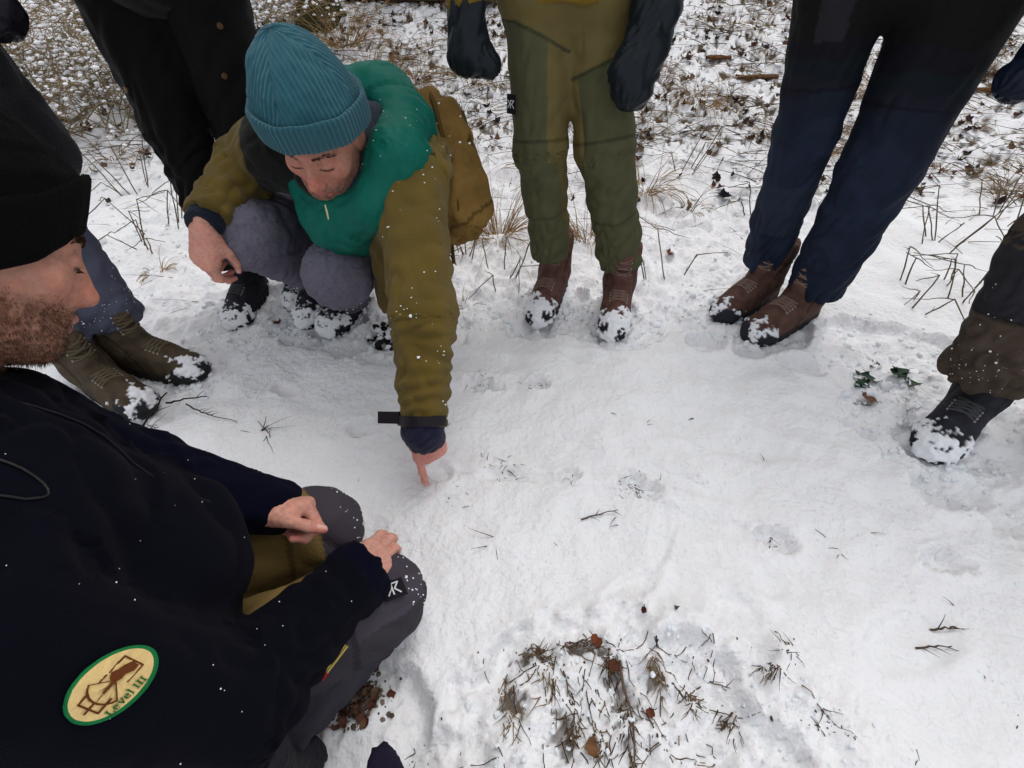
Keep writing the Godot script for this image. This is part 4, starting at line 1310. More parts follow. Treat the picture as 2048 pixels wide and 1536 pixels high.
func bystanders() -> void:
	# centre: olive trekking trousers, black mittens
	var olive := ph(94, 83, 50, 1.2)
	var green := ph(72, 72, 50, 1.2)
	var s := {"label": "standing person in olive trekking trousers and black mittens, seen from the waist down", "seed": 1.0, "trousers": green, "boot": "brown", "cell": 0.0043}
	upper(s, Vector3(0.145, 0.96, -1.6), Vector3(-0.05, 0, 1).normalized())
	s.legs = [[Vector3(0.07, 0.84, -1.56), Vector3(0.084, 0.511, -1.5), Vector3(0.138, 0.15, -1.56), [0.09, 0.074, 0.062]],
		[Vector3(0.216, 0.84, -1.56), Vector3(0.272, 0.515, -1.48), Vector3(0.382, 0.135, -1.53), [0.09, 0.08, 0.069]]]
	s.boots = [[Vector3(0.078, 0, -1.365), Vector3(-0.35, 0, 1), false, 1.1], [Vector3(0.34, 0, -1.28), Vector3(-0.2, 0, 1), true, 1.1]]
	s.hemcol = green
	s.fold = [0.002, 0.003, 0.007]
	s.ffs = 12.0
	s.diag = 0.45
	s.arms = [[Vector3(-0.04, 1.36, -1.58), Vector3(-0.13, 1.08, -1.56), Vector3(-0.108, 0.87, -1.46), [Vector3(-0.112, 0.75, -1.44), Vector3(-0.058, 0.735, -1.43), 0.046, 0.046, 0.031, 0.8]],
		[Vector3(0.33, 1.36, -1.58), Vector3(0.4, 1.1, -1.56), Vector3(0.35, 0.87, -1.45), [Vector3(0.3, 0.69, -1.38), Vector3(0.268, 0.73, -1.37), 0.057, 0.05, 0.033, 0.55]]]
	s.skirt = [Vector3(0.14, 0.8, -1.585)]
	s.skirt_r = 0.15
	s.coat = ph(112, 90, 28)
	s.coat_cell = 0.011
	s.girth = 0.15
	s.mitt = Color(0.011, 0.013, 0.019)
	s.hat = ph(60, 60, 70)
	s.trims = [[Vector3(0.14, 0.838, -1.58), Vector3(0.02, -1, 0.1).normalized(), 0.3]]
	var lg: Array = s.legs
	s.paint = func(p: Vector3, n: Vector3, d: Dictionary, h: float, e: Vector3) -> Color:
		var col := green
		if d.has("seat"): return olive
		var i: int = d.leg
		# e.x: across the leg. Inner side and seat are olive; the front panel is green
		var inner := e.x if i == 0 else -e.x
		if d.upper:
			var edge := 0.2 + 0.13 * e.x if i == 0 else 0.385 - 0.065 * e.x
			if h < edge: col = olive
			elif i == 0 and inner > 0.18: col = olive
			elif i == 1 and inner > 0.78: col = olive * 1.05
			if e.z > -0.2: col = col.lerp(green * 0.55, smoothstep(0.02, 0.006, absf(h - edge)))
			if e.z > -0.3: col = col.lerp(col * 0.6, smoothstep(0.022, 0.006, absf(h - 0.91)))
		else:
			if i == 0 and inner > 0.55 + 0.5 * h: col = olive * 0.85
			if absf(h - 0.45) < 0.012 and e.z > -0.3: col = col * 0.7
		if e.z < -0.55: col = olive * 0.8
		return col * (1.0 + 0.1 * fine.get_noise_3dv(p * 20.0))
	s.push = func(p: Vector3, n: Vector3, d: Dictionary, h: float, e: Vector3) -> float:
		if d.has("seat") or d.upper: return 0.0
		# cloth that stacks up above the boots and at the knee
		var g := 0.0022 * sin(h * 34.0 + 1.5 * e.x + 2.5 * float(d.leg)) * smoothstep(0.35, 0.75, h) + 0.003 * sin(h * 15.0 - 2.2 * e.x)
		return g * (1.0 if h < 0.9 else 0.3)
	var root := standing(s)
	var mk := Acc.new()
	var mx := frame(Vector3(-0.002, 0.637, -1.47), Vector3(0.02, 1, 0.0), Vector3(-0.55, 0.1, 0.85))
	patch_shape(mk, mx, PackedVector2Array([Vector2(-0.014, -0.024), Vector2(0.014, -0.024), Vector2(0.014, 0.024), Vector2(-0.014, 0.024)]), 0.0, Color(0.01, 0.01, 0.012), 0.0)
	mark_strokes(mk, mx, 0.018, Color(0.6, 0.6, 0.62))
	obj("thigh_patch", mk.commit(root.position), M.stitch, s.trousers_node).set_meta("label", "black patch with an angular white mark")

	# right: navy trousers, brown boots
	var navy := Color(0.013, 0.019, 0.038)
	s = {"label": "standing person in dark navy trousers and clean brown boots, right of the olive trousers", "seed": 5.0, "trousers": navy, "boot": "umber", "cell": 0.0062}
	upper(s, Vector3(0.94, 1.02, -1.5), Vector3(-0.42, 0, 0.9).normalized())
	s.legs = [[Vector3(0.812, 0.88, -1.52), Vector3(0.845, 0.552, -1.5), Vector3(0.902, 0.115, -1.555), [0.108, 0.079, 0.068]],
		[Vector3(1.04, 0.88, -1.42), Vector3(1.02, 0.51, -1.38), Vector3(1.024, 0.1, -1.41), [0.125, 0.097, 0.086]]]
	s.boots = [[Vector3(0.718, 0, -1.4), Vector3(-0.8, 0, 0.55), false, 1.12], [Vector3(0.79, 0, -1.27), Vector3(-0.84, 0, 0.55), true, 1.18]]
	s.fold = [0.003, 0.004, 0.009]
	s.ffs = 10.0
	s.arms = [[Vector3(0.73, 1.42, -1.55), Vector3(0.68, 1.15, -1.52), Vector3(0.78, 1.05, -1.3), [Vector3(0.85, 1.02, -1.22), Vector3(0.8, 1.06, -1.22), 0.045, 0.045, 0.025]],
		[Vector3(1.12, 1.42, -1.4), Vector3(1.2, 1.15, -1.35), Vector3(1.08, 1.05, -1.18), [Vector3(1.0, 1.03, -1.16), Vector3(1.02, 1.07, -1.16), 0.045, 0.045, 0.025]]]
	s.coat = ph(26, 28, 36)
	s.mitt = Color(0.01, 0.01, 0.014)
	s.hat = ph(50, 50, 56)
	s.trims = [[Vector3(0.93, 0.93, -1.48), Vector3(0, -1, 0), 0.36]]
	s.paint = func(p: Vector3, n: Vector3, d: Dictionary, h: float, e: Vector3) -> Color:
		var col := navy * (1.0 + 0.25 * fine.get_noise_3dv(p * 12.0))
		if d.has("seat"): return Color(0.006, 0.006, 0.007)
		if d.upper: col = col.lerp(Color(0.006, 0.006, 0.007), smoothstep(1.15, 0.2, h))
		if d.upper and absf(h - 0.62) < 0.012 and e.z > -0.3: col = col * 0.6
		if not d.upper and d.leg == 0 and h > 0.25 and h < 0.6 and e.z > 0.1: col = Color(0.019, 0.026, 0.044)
		if d.upper and d.leg == 0 and h < 0.3 and e.x < -0.2 and e.z > 0.0 and e.x > -0.75: col = Color(0.017, 0.018, 0.021)  # grey sheen of the pocket, painted into the cloth colour
		return col
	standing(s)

	# far left: black coat down to the knee
	var black := Color(0.005, 0.0046, 0.0048)
	s = {"label": "standing person in black jacket and black trousers with brass buttons, behind the squatting person", "seed": 9.0, "trousers": Color(0.0058, 0.0056, 0.0058), "boot": "black", "cell": 0.0075}
	upper(s, Vector3(-0.9, 1.0, -1.6), Vector3(0.1, 0, 1).normalized())
	s.legs = [[Vector3(-1.0, 0.9, -1.6), Vector3(-0.995, 0.55, -1.56), Vector3(-0.985, 0.12, -1.56), [0.122, 0.08, 0.07]],
		[Vector3(-0.8, 0.9, -1.6), Vector3(-0.805, 0.52, -1.58), Vector3(-0.785, 0.12, -1.62), [0.112, 0.078, 0.066]]]
	s.boots = [[Vector3(-0.968, 0, -1.345), Vector3(0.02, 0, 1), false], [Vector3(-0.79, 0, -1.46), Vector3(0.05, 0, 1), true]]
	s.arms = [[Vector3(-1.1, 1.42, -1.6), Vector3(-1.2, 1.15, -1.58), Vector3(-1.16, 0.98, -1.42), [Vector3(-1.12, 0.93, -1.33), Vector3(-1.08, 0.96, -1.36), 0.045, 0.045, 0.03]],
		[Vector3(-0.72, 1.42, -1.6), Vector3(-0.6, 1.15, -1.58), Vector3(-0.62, 0.98, -1.42), [Vector3(-0.66, 0.93, -1.33), Vector3(-0.7, 0.96, -1.36), 0.045, 0.045, 0.03]]]
	s.coat = black
	s.coat_cell = 0.01
	s.girth = 0.2
	s.mitt = Color(0.01, 0.01, 0.012)
	s.hat = ph(40, 36, 36)
	s.trims = [[Vector3(-0.92, 0.82, -1.56), Vector3(-0.12, -1, -0.05).normalized(), 0.4]]
	root = standing(s)
	var sa: Acc = s.trouser_acc
	for p in [Vector3(-1.06, 0.66, -1.44), Vector3(-0.705, 0.8, -1.44), Vector3(-0.73, 0.69, -1.42)]:
		var k := trace(sa, p, Vector3(0.1, 0, 1))
		var ba := Acc.new()
		disc(ba, frame(k[0] + k[1] * 0.004, Vector3.UP, k[1]), 0.0075, 0.0075, 0.0, ph(88, 68, 44), 20.0, 0.004)
		put(root, "button", ba, M.brass, root.get_node("trousers"))

	# left edge: blue-grey trousers, brown boots, dark coat
	var slate := ph(78, 80, 96)
	s = {"label": "standing person in slate blue trousers and lace-up brown boots beside the kneeling person's face", "seed": 14.0, "trousers": slate, "boot": "suede", "cell": 0.0066}
	upper(s, Vector3(-1.26, 0.98, -1.14), Vector3(1, 0, 0.1).normalized())
	s.legs = [[Vector3(-1.3, 0.88, -1.04), Vector3(-1.29, 0.47, -1.06), Vector3(-1.265, 0.135, -1.08), [0.11, 0.085, 0.076]],
		[Vector3(-1.28, 0.88, -1.22), Vector3(-1.235, 0.47, -1.2), Vector3(-1.185, 0.125, -1.18), [0.11, 0.088, 0.076]]]
	s.boots = [[Vector3(-1.03, 0, -0.935), Vector3(0.86, 0, 0.5), false, 1.08], [Vector3(-0.945, 0, -1.105), Vector3(0.95, 0, 0.22), true, 1.1]]
	s.fold = [0.003, 0.004, 0.006]
	s.arms = [[Vector3(-1.3, 1.4, -0.95), Vector3(-1.32, 1.12, -0.92), Vector3(-1.16, 1.0, -0.98), [Vector3(-1.08, 0.98, -1.02), Vector3(-1.1, 1.02, -1.0), 0.045, 0.045, 0.03]],
		[Vector3(-1.3, 1.4, -1.33), Vector3(-1.24, 1.12, -1.36), Vector3(-1.08, 0.94, -1.24), [Vector3(-1.03, 0.86, -1.2), Vector3(-1.06, 0.88, -1.18), 0.052, 0.05, 0.03]]]
	s.caked = [[Vector3(-1.12, 0.2, -1.16), 0.12, 80, 0.0012, Vector3(1, 0, 0.4)], [Vector3(-1.2, 0.22, -1.05), 0.1, 50, 0.0018, Vector3(1, 0, 0.4)]]
	s.coat = Color(0.005, 0.005, 0.011)
	s.girth = 0.19
	s.skirt = [Vector3(-1.2, 0.6, -1.2), Vector3(-1.28, 0.6, -1.08)]
	s.skirt_r = 0.14
	s.trims = [[Vector3(-1.28, 0.5, -1.14), Vector3(0.1, -1, 0).normalized(), 0.4]]
	s.mitt = Color(0.006, 0.005, 0.008)
	s.hat = ph(50, 50, 60)
	s.paint = func(p: Vector3, n: Vector3, d: Dictionary, h: float, e: Vector3) -> Color:
		var col := slate * (1.0 + 0.1 * fine.get_noise_3dv(p * 14.0))
		if p.y < 0.2: col = col * (0.8 + 0.2 * fine.get_noise_3dv(p * 30.0))
		return col
	standing(s)

	# right edge: brown trousers with a dark knee patch, one boot in the snow
	var brown := ph(64, 54, 46)
	s = {"label": "person at the right edge in brown trousers with dark knee patch and snow-caked black boot", "seed": 19.0, "trousers": brown, "boot": "black", "cell": 0.0062}
	upper(s, Vector3(1.42, 0.98, -1.05), Vector3(-0.9, 0, 0.35).normalized())
	s.legs = [[Vector3(1.38, 0.88, -1.1), Vector3(1.215, 0.47, -0.985), Vector3(1.225, 0.13, -0.925), [0.11, 0.09, 0.083]],
		[Vector3(1.48, 0.88, -0.95), Vector3(1.5, 0.47, -0.9), Vector3(1.52, 0.13, -0.9), [0.11, 0.09, 0.083]]]
	s.boots = [[Vector3(1.07, 0, -0.785), Vector3(-0.8, 0, 0.6), false, 1.15], [Vector3(1.38, 0, -0.75), Vector3(-0.8, 0, 0.6), true, 1.05]]
	s.fold = [0.003, 0.007, 0.012]
	s.arms = [[Vector3(1.4, 1.4, -1.24), Vector3(1.36, 1.06, -1.28), Vector3(1.15, 0.83, -1.22), [Vector3(1.085, 0.745, -1.19), Vector3(1.11, 0.77, -1.17), 0.05, 0.042, 0.028]],
		[Vector3(1.5, 1.4, -0.88), Vector3(1.6, 1.12, -0.85), Vector3(1.55, 0.92, -0.7), [Vector3(1.5, 0.82, -0.66), Vector3(1.48, 0.85, -0.7), 0.05, 0.045, 0.03]]]
	s.caked = [[Vector3(1.15, 0.17, -0.88), 0.13, 90, 0.0014, Vector3(-1, 0, 0.8)], [Vector3(1.15, 0.33, -0.92), 0.1, 20, 0.0016, Vector3(-1, 0, 0.6)]]
	s.coat = Color(0.01, 0.011, 0.02)
	s.mitt = Color(0.007, 0.008, 0.02)
	s.hat = ph(50, 56, 50)
	s.paint = func(p: Vector3, n: Vector3, d: Dictionary, h: float, e: Vector3) -> Color:
		var col := brown * (1.0 + 0.12 * fine.get_noise_3dv(p * 12.0))
		if d.has("seat"): return col
		if not d.upper and h < 0.42 and e.x < 0.7: col = ph(36, 35, 40)
		var q := fine.get_noise_3dv(p * 34.0) + 0.8 * fine.get_noise_3dv(p * 11.0)
		if not d.upper and absf(h - 0.42) < 0.015: col = col * 0.6
		if p.y < 0.24 and q > 0.0: col = col * 0.75
		return col
	standing(s)

	# the photographer's knee at the lower edge
	root = thing("person", "tip of a dark purple trouser knee at the bottom edge, otherwise out of the frame", "person", Vector3(-0.1, 0, 0.05))
	var F := Field.new(Vector3(-0.34, -0.05, -0.24), Vector3(0.16, 0.4, 0.46), 0.009, folds)
	var pc := {"col": Color(0.012, 0.008, 0.026), "fa": 0.004, "fb": 0.005, "ff": 11.0}
	F.cap(Vector3(-0.19, 0.085, -0.14), Vector3(-0.14, 0.1, 0.02), 0.02, 0.07, 0.03, pc)
	F.cap(Vector3(-0.14, 0.1, 0.02), Vector3(-0.08, 0.22, 0.36), 0.08, 0.1, 0.03, pc)
	F.cap(Vector3(-0.14, 0.08, 0.0), Vector3(-0.06, 0.06, 0.36), 0.065, 0.055, 0.03, pc)
	var acc := Acc.new()
	F.emit(acc)
	put(root, "trousers", acc, M.twill)

var g_big: FastNoiseLite
var g_rough: FastNoiseLite
var creases := [[[Vector2(-0.16, -0.654), Vector2(-0.09, -0.697), Vector2(-0.005, -0.735), Vector2(0.068, -0.697), Vector2(0.141, -0.684), Vector2(0.27, -0.663), Vector2(0.357, -0.627), Vector2(0.434, -0.608), Vector2(0.517, -0.582), Vector2(0.59, -0.538)], 0.018, 0.009],
	[[Vector2(0.381, -0.602), Vector2(0.353, -0.538), Vector2(0.326, -0.493), Vector2(0.282, -0.46), Vector2(0.263, -0.418)], 0.008, 0.005]]
var foot_marks := []       # [x, z, radius, depth, roughness]
var trodden := []          # [x, z, radius]

func bank(D: float) -> float:
	var t := D - 2.3
	if t < 0.0: return 0.0
	return 0.33 * t * t / 1.2 if t < 0.6 else 0.33 * (t - 0.3)

func litter(x: float, z: float) -> float:       # how much of the ground shows through the snow
	var D := -z
	var k := smoothstep(2.35, 3.3, D + 0.18 * x * (1.0 if x > 0.0 else 0.0) + 0.35 * g_big.get_noise_2d(x * 1.7, z * 1.7))
	return k

func snow_height(x: float, z: float) -> float:
	var y := bank(-z)
	var far := clampf((-z - 2.2) / 1.2, 0.0, 1.0)
	y += 0.016 * g_big.get_noise_2d(x * 1.9, z * 1.9) + 0.012 * g_big.get_noise_2d(x * 4.2 + 9.0, z * 4.2)
	y += 0.0085 * g_rough.get_noise_2d(x * 6.0 + 3.0, z * 6.0) + 0.004 * g_rough.get_noise_2d(x * 15.0, z * 15.0 + 8.0)
	var tr := 0.0
	for t in trodden:
		var dx: float = x - t[0]; var dz: float = z - t[1]
		var q: float = (dx * dx + dz * dz) / (t[2] * t[2])
		if q < 1.6: tr = maxf(tr, t[3] * smoothstep(1.6, 0.35, q))
	if tr > 0.0:
		# stepped-on snow lies lower, with a broken edge
		var st := smoothstep(0.28, 0.42, tr + 0.2 * g_rough.get_noise_2d(x * 7.0, z * 7.0) + 0.05 * g_rough.get_noise_2d(x * 30.0, z * 30.0))
		y -= 0.034 * st * (1.0 - far)
		tr *= 0.35 + 0.65 * st
	tr = maxf(tr, far * 0.9)
	if tr > 0.0:
		var r := g_rough.get_noise_2d(x * 9.0, z * 9.0)
		var r2 := g_rough.get_noise_2d(x * 21.0 + 30.0, z * 21.0)
		y += tr * (0.034 * r + 0.018 * absf(r2) - 0.01 + 0.006 * g_rough.get_noise_2d(x * 44.0, z * 44.0 + 11.0))
	y += 0.0012 * g_rough.get_noise_2d(x * 38.0, z * 38.0)
	for m in foot_marks:
		var dx: float = x - m[0]; var dz: float = z - m[1]
		var ca: float = cos(m[5]); var sa: float = sin(m[5])
		var u: float = (dx * ca + dz * sa) / m[2]
		var w: float = (-dx * sa + dz * ca) / m[3]
		var q: float = u * u + w * w
		if q < 4.0:
			q += m[6] * (0.75 * g_rough.get_noise_2d(x * 22.0, z * 22.0) + 0.5 * g_rough.get_noise_2d(x * 55.0, z * 55.0)) + 0.25 * g_rough.get_noise_2d(x * 12.0, z * 12.0)
			y -= 1.6 * m[4] * (smoothstep(1.25, 0.55, q) - 0.28 * exp(-pow((sqrt(maxf(q, 0.0)) - 1.25) / 0.3, 2)))
			if q < 1.6: y += 0.009 * g_rough.get_noise_2d(x * 42.0, z * 42.0) * m[6]
	# the crease that runs right from the pointing finger, and a thin crack across it
	if z > -0.8 and z < -0.38 and x > -0.22 and x < 0.65:
		for ln in creases:
			var best := 1.0
			var side := 0.0
			for i in ln[0].size() - 1:
				var a: Vector2 = ln[0][i]; var b: Vector2 = ln[0][i + 1]
				var ab := b - a
				var w := Vector2(x, z) - a
				var d := (w - ab * clampf(w.dot(ab) / ab.length_squared(), 0.0, 1.0)).length()
				if d < best:
					best = d; side = signf(ab.cross(w))
			best += 0.004 * g_rough.get_noise_2d(x * 30.0, z * 30.0)
			y -= ln[2] * smoothstep(ln[1], 0.0, best)
			if side < 0.0: y += ln[2] * 0.7 * smoothstep(ln[1] * 5.0, ln[1] * 0.5, best)
	# tussock at the near edge: a hump of matted grass under clods of snow
	var tx := (x - 0.25) / 0.38; var tz := (z + 0.12) / 0.29
	var tq := tx * tx + tz * tz
	if tq < 2.0:
		var k := smoothstep(1.3, 0.5, tq)
		y += 0.05 * k + k * (0.018 * g_rough.get_noise_2d(x * 20.0, z * 20.0) + 0.013 * absf(g_rough.get_noise_2d(x * 50.0, z * 50.0)) + 0.005 * g_rough.get_noise_2d(x * 95.0, z * 95.0))
	return y

func bare(x: float, z: float, y: float) -> float:      # 0 snow .. 1 soil and matted leaves
	var b := 0.0
	var k := litter(x, z)
	if k > 0.0:
		var n := g_rough.get_noise_2d(x * 8.0, z * 8.0) + 0.7 * g_rough.get_noise_2d(x * 19.0, z * 19.0) + 0.5 * g_rough.get_noise_2d(x * 45.0, z * 45.0)
		b = k * smoothstep(0.4, 0.6, n + 0.1 * k)
	for m in bare_spots:
		var q := Vector2((x - m[0]) / m[2], (z - m[1]) / m[3]).length()
		if q < 1.5:
			var n := g_rough.get_noise_2d(x * 30.0, z * 30.0) + 0.6 * g_rough.get_noise_2d(x * 75.0, z * 75.0)
			b = maxf(b, m[4] * smoothstep(0.55, 0.75, n * 0.7 + 1.15 - q))
	return clampf(b, 0.0, 1.0)

var bare_spots := [[-0.285, -0.245, 0.055, 0.04, 1.0], [0.13, -0.31, 0.09, 0.016, 0.8], [0.0, -0.23, 0.03, 0.045, 0.8], [0.19, -0.23, 0.03, 0.09, 0.7], [0.25, -0.27, 0.03, 0.035, 0.7], [0.09, -0.18, 0.03, 0.06, 0.7], [0.03, -0.3, 0.035, 0.02, 0.8], [1.054, -1.015, 0.05, 0.02, 0.7]]

func ground() -> void:
	for b in [[-0.735, -1.42], [-0.64, -1.34], [-0.97, -1.36], [0.1, -1.4], [0.345, -1.33], [0.76, -1.42], [0.84, -1.31], [1.12, -0.82], [-1.02, -1.12], [-1.08, -0.96]]:
		trodden.append([b[0], b[1] - 0.06, 0.19, 0.8])
	for b in [[-1.6, -1.9, 0.55], [-1.35, -1.6, 0.4], [-0.4, -1.45, 0.3], [0.7, -1.75, 0.45], [-0.3, -1.9, 0.6], [1.2, -1.15, 0.25], [1.35, -0.85, 0.4], [-0.25, -0.2, 0.12], [-2.0, -2.6, 0.6], [0.3, -2.3, 0.5], [1.25, -2.2, 0.3], [0.15, -0.1, 0.3]]:
		trodden.append([b[0], b[1], b[2], 0.85 if b[1] < -1.2 else 0.6])
	# x, z, half length, half width, depth, turn, roughness
	for m in [[-0.095, -1.037, 0.045, 0.028, 0.014, 0.6, 1.0], [-0.05, -1.02, 0.03, 0.02, 0.01, 0.2, 1.0], [0.075, -1.037, 0.036, 0.03, 0.014, 0.3, 1.0], [0.31, -0.684, 0.05, 0.03, 0.015, 0.5, 1.0], [0.579, -0.538, 0.04, 0.03, 0.015, 0.6, 1.0], [0.924, -0.493, 0.05, 0.026, 0.014, 0.2, 1.0], [0.143, -0.713, 0.03, 0.022, 0.01, 0.2, 0.8], [-0.412, -0.87, 0.035, 0.028, 0.012, 0.1, 0.8], [-0.664, -1.015, 0.04, 0.022, 0.01, 0.3, 0.7],
			[0.627, -1.235, 0.06, 0.05, 0.024, 0.0, 0.25], [0.764, -1.201, 0.06, 0.05, 0.024, 0.0, 0.25], [0.888, -1.117, 0.07, 0.05, 0.022, 0.4, 0.25], [1.031, -0.675, 0.07, 0.06, 0.022, 0.2, 0.3], [1.13, -0.68, 0.05, 0.04, 0.012, 0.2, 0.6], [0.945, -0.878, 0.05, 0.03, 0.01, 0.5, 0.5], [0.479, -0.471, 0.09, 0.05, 0.007, 0.5, 0.1], [0.41, -0.697, 0.12, 0.025, 0.006, 0.45, 0.1], [-0.18, -0.72, 0.03, 0.03, 0.01, 0.0, 0.6], [0.75, -0.33, 0.12, 0.05, 0.008, -0.3, 0.1], [0.55, -0.85, 0.2, 0.06, 0.007, 0.4, 0.0], [0.0, -0.72, 0.17, 0.018, 0.006, 0.1, 0.2], [0.33, -0.55, 0.02, 0.09, 0.004, 0.3, 0.0], [0.24, -0.43, 0.07, 0.025, 0.006, -0.5, 0.1], [0.42, -0.33, 0.05, 0.1, 0.008, 0.3, 0.2], [-0.2, -1.15, 0.25, 0.05, 0.007, 0.1, 0.1], [0.25, -1.16, 0.1, 0.03, 0.007, 0.3, 0.1]]:
		foot_marks.append(m)
	var xs := PackedFloat32Array()
	var zs := PackedFloat32Array()
	for i in 620:
		var u := (i / 619.0) * 2.0 - 1.0
		xs.append(1.75 * u + 4.3 * pow(u, 7) if false else signf(u) * (2.0 * absf(u) + 3.6 * pow(absf(u), 5)))
	var z := 0.45
	while z > -6.4:
		zs.append(z)
		z -= 0.0065 + maxf(0.0, (-z - 0.9)) * 0.006
	var acc := Acc.new()
	var nx := xs.size()
	for zi in zs.size():
		for xi in nx:
			var x := xs[xi]; var zz := zs[zi]
			var h := snow_height(x, zz)
			var b := bare(x, zz, h)
			var n2 := g_rough.get_noise_2d(x * 50.0 + 7.0, zz * 50.0)
			var soil := Color(0.05, 0.032, 0.02).lerp(Color(0.12, 0.085, 0.05), clampf(0.5 + n2, 0, 1))
			var white := Color(0.85, 0.845, 0.86)
			acc.add(Vector3(x, h - b * 0.014 + b * 0.006 * n2, zz), white.lerp(soil, b))
	for zi in zs.size() - 1:
		for xi in nx - 1:
			var a := zi * nx + xi
			acc.quad(a, a + 1, a + nx + 1, a + nx)
	var g := obj("snowy_ground", acc.commit(), M.snow)
	tag(g, "trodden snow with animal tracks, thinning to leaf litter on the bank", "ground", "", "structure")
	# the field beyond what can be seen
	var far := Acc.new()
	var ring0 := []; 
	var edge := [Vector2(-5.6, 0.45), Vector2(5.6, 0.45), Vector2(5.6, -6.38), Vector2(-5.6, -6.38)]
	var out := [Vector2(-400, 400), Vector2(400, 400), Vector2(400, -400), Vector2(-400, -400)]
	for k in 4:
		var e0: Vector2 = edge[k]; var e1: Vector2 = edge[(k + 1) % 4]
		var o0: Vector2 = out[k]; var o1: Vector2 = out[(k + 1) % 4]
		var prev := PackedInt32Array()
		for r in 9:
			var f := pow(r / 8.0, 3.0)
			var row := PackedInt32Array()
			for j in 41:
				var p := e0.lerp(e1, j / 40.0).lerp(o0.lerp(o1, j / 40.0), f)
				var hh := bank(clampf(-p.y, 0.0, 14.0)) + 0.02 * g_big.get_noise_2d(p.x, p.y) - (0.03 if r == 0 else 0.0)
				row.append(far.add(Vector3(p.x, hh, p.y), Color(0.8, 0.81, 0.84)))
			for j in 40:
				if prev.size(): far.quad(row[j], row[j + 1], prev[j + 1], prev[j]) if false else far.quad(prev[j], prev[j + 1], row[j + 1], row[j])
			prev = row
	# facing up
	for i in range(0, far.t.size(), 3):
		var a := far.v[far.t[i]]; var b := far.v[far.t[i + 1]]; var d := far.v[far.t[i + 2]]
		if (b - a).cross(d - a).y < 0.0:
			var q := far.t[i + 1]; far.t[i + 1] = far.t[i + 2]; far.t[i + 2] = q
	var fo := obj("snowy_ground", far.commit(), M.snow)
	tag(fo, "open snow beyond the clearing", "ground", "", "structure")

func on_ground(x: float, z: float) -> Vector3:
	return Vector3(x, snow_height(x, z), z)

func blade(acc: Acc, at: Vector3, dir: Vector3, L: float, r: float, droop: float, kink: float, rng: RandomNumberGenerator, col: Color, col2: Color) -> void:
	var pts := PackedVector3Array(); var rad := PackedFloat32Array()
	var p := at
	var d := dir.normalized()
	var n := 6
	for i in n + 1:
		pts.append(p); rad.append(r * (1.0 - 0.75 * i / n))
		d = (d + Vector3(rng.randf_range(-1, 1) * kink, -droop / n, rng.randf_range(-1, 1) * kink)).normalized()
		p += d * L / n
		if p.y < at.y + 0.002 and i > 1: d.y = absf(d.y) * 0.1
	acc.tube(pts, rad, 4, col, col2)

func tuft(acc: Acc, c: Vector3, n: int, L: float, spread: float, r: float, droop: float, rng: RandomNumberGenerator, col: Color, col2: Color) -> void:
	for i in n:
		var a := rng.randf() * TAU
		var at := c + Vector3(cos(a), 0, sin(a)) * spread * 0.25 * sqrt(rng.randf())
		at.y -= 0.008
		blade(acc, at, Vector3(cos(a) * rng.randf_range(0.1, 1.0), rng.randf_range(0.35, 1.1), sin(a) * rng.randf_range(0.1, 1.0)), L * rng.randf_range(0.45, 1.1), r * rng.randf_range(0.7, 1.3), droop * rng.randf_range(0.6, 1.6), 0.09, rng, col.lerp(col2, rng.randf()), col2.lerp(col, rng.randf()))

func twig(acc: Acc, pts: Array, r: float, rng: RandomNumberGenerator, col: Color, shoots := 3) -> void:
	var q := PackedVector3Array(); var rad := PackedFloat32Array()
	for i in pts.size() - 1:
		for k in 4:
			q.append(pts[i].lerp(pts[i + 1], k / 4.0) + Vector3(rng.randf_range(-1, 1), rng.randf_range(-0.5, 1), rng.randf_range(-1, 1)) * r * 0.9)
	q.append(pts[-1])
	for i in q.size(): rad.append(r * (1.0 - 0.6 * i / q.size()) * rng.randf_range(0.85, 1.2))
	acc.tube(q, rad, 6, col)
	for s in shoots:
		var i := rng.randi_range(1, q.size() - 2)
		var d := (q[i + 1] - q[i]).normalized().rotated(Vector3.UP, rng.randf_range(0.5, 1.0) * (1 if rng.randf() < 0.5 else -1)) + Vector3(0, 0.2, 0)
		blade(acc, q[i], d, r * rng.randf_range(6, 16), r * 0.5, 0.2, 0.08, rng, col, col)

func leaf(acc: Acc, xf: Transform3D, L: float, W: float, curl: float, lobes: int, col: Color, rng: RandomNumberGenerator) -> void:
	var f := acc.v.size()
	var n := 9
	for i in n:
		var u := i / float(n - 1)
		var w := W * rng.randf_range(0.7, 1.2) * sin(PI * pow(u, 0.85)) * (1.0 + (0.28 * cos(u * TAU * lobes) if lobes > 0 else 0.0)) + 0.0006
		for s in [-1.0, 0.0, 1.0]:
			var cc := col * (1.25 if s == 0.0 else 1.0) * rng.randf_range(0.85, 1.15)
			cc.a = 1.0
			acc.add(xf * Vector3(s * w, curl * (u - 0.5) * (u - 0.5) * L * 2.0 + absf(s) * w * 0.45 * curl + rng.randf_range(-0.3, 0.3) * W, (u - 0.5) * L + rng.randf_range(-0.1, 0.1) * W), cc)
	for i in n - 1:
		for s in 2:
			acc.quad(f + i * 3 + s, f + (i + 1) * 3 + s, f + (i + 1) * 3 + s + 1, f + i * 3 + s + 1)
	acc.tube(PackedVector3Array([xf * Vector3(0, curl * 0.5 * L, -0.5 * L), xf * Vector3(0, curl * 0.5 * L + 0.002, -0.78 * L)]), PackedFloat32Array([0.0009, 0.0006]), 4, col * 0.8)

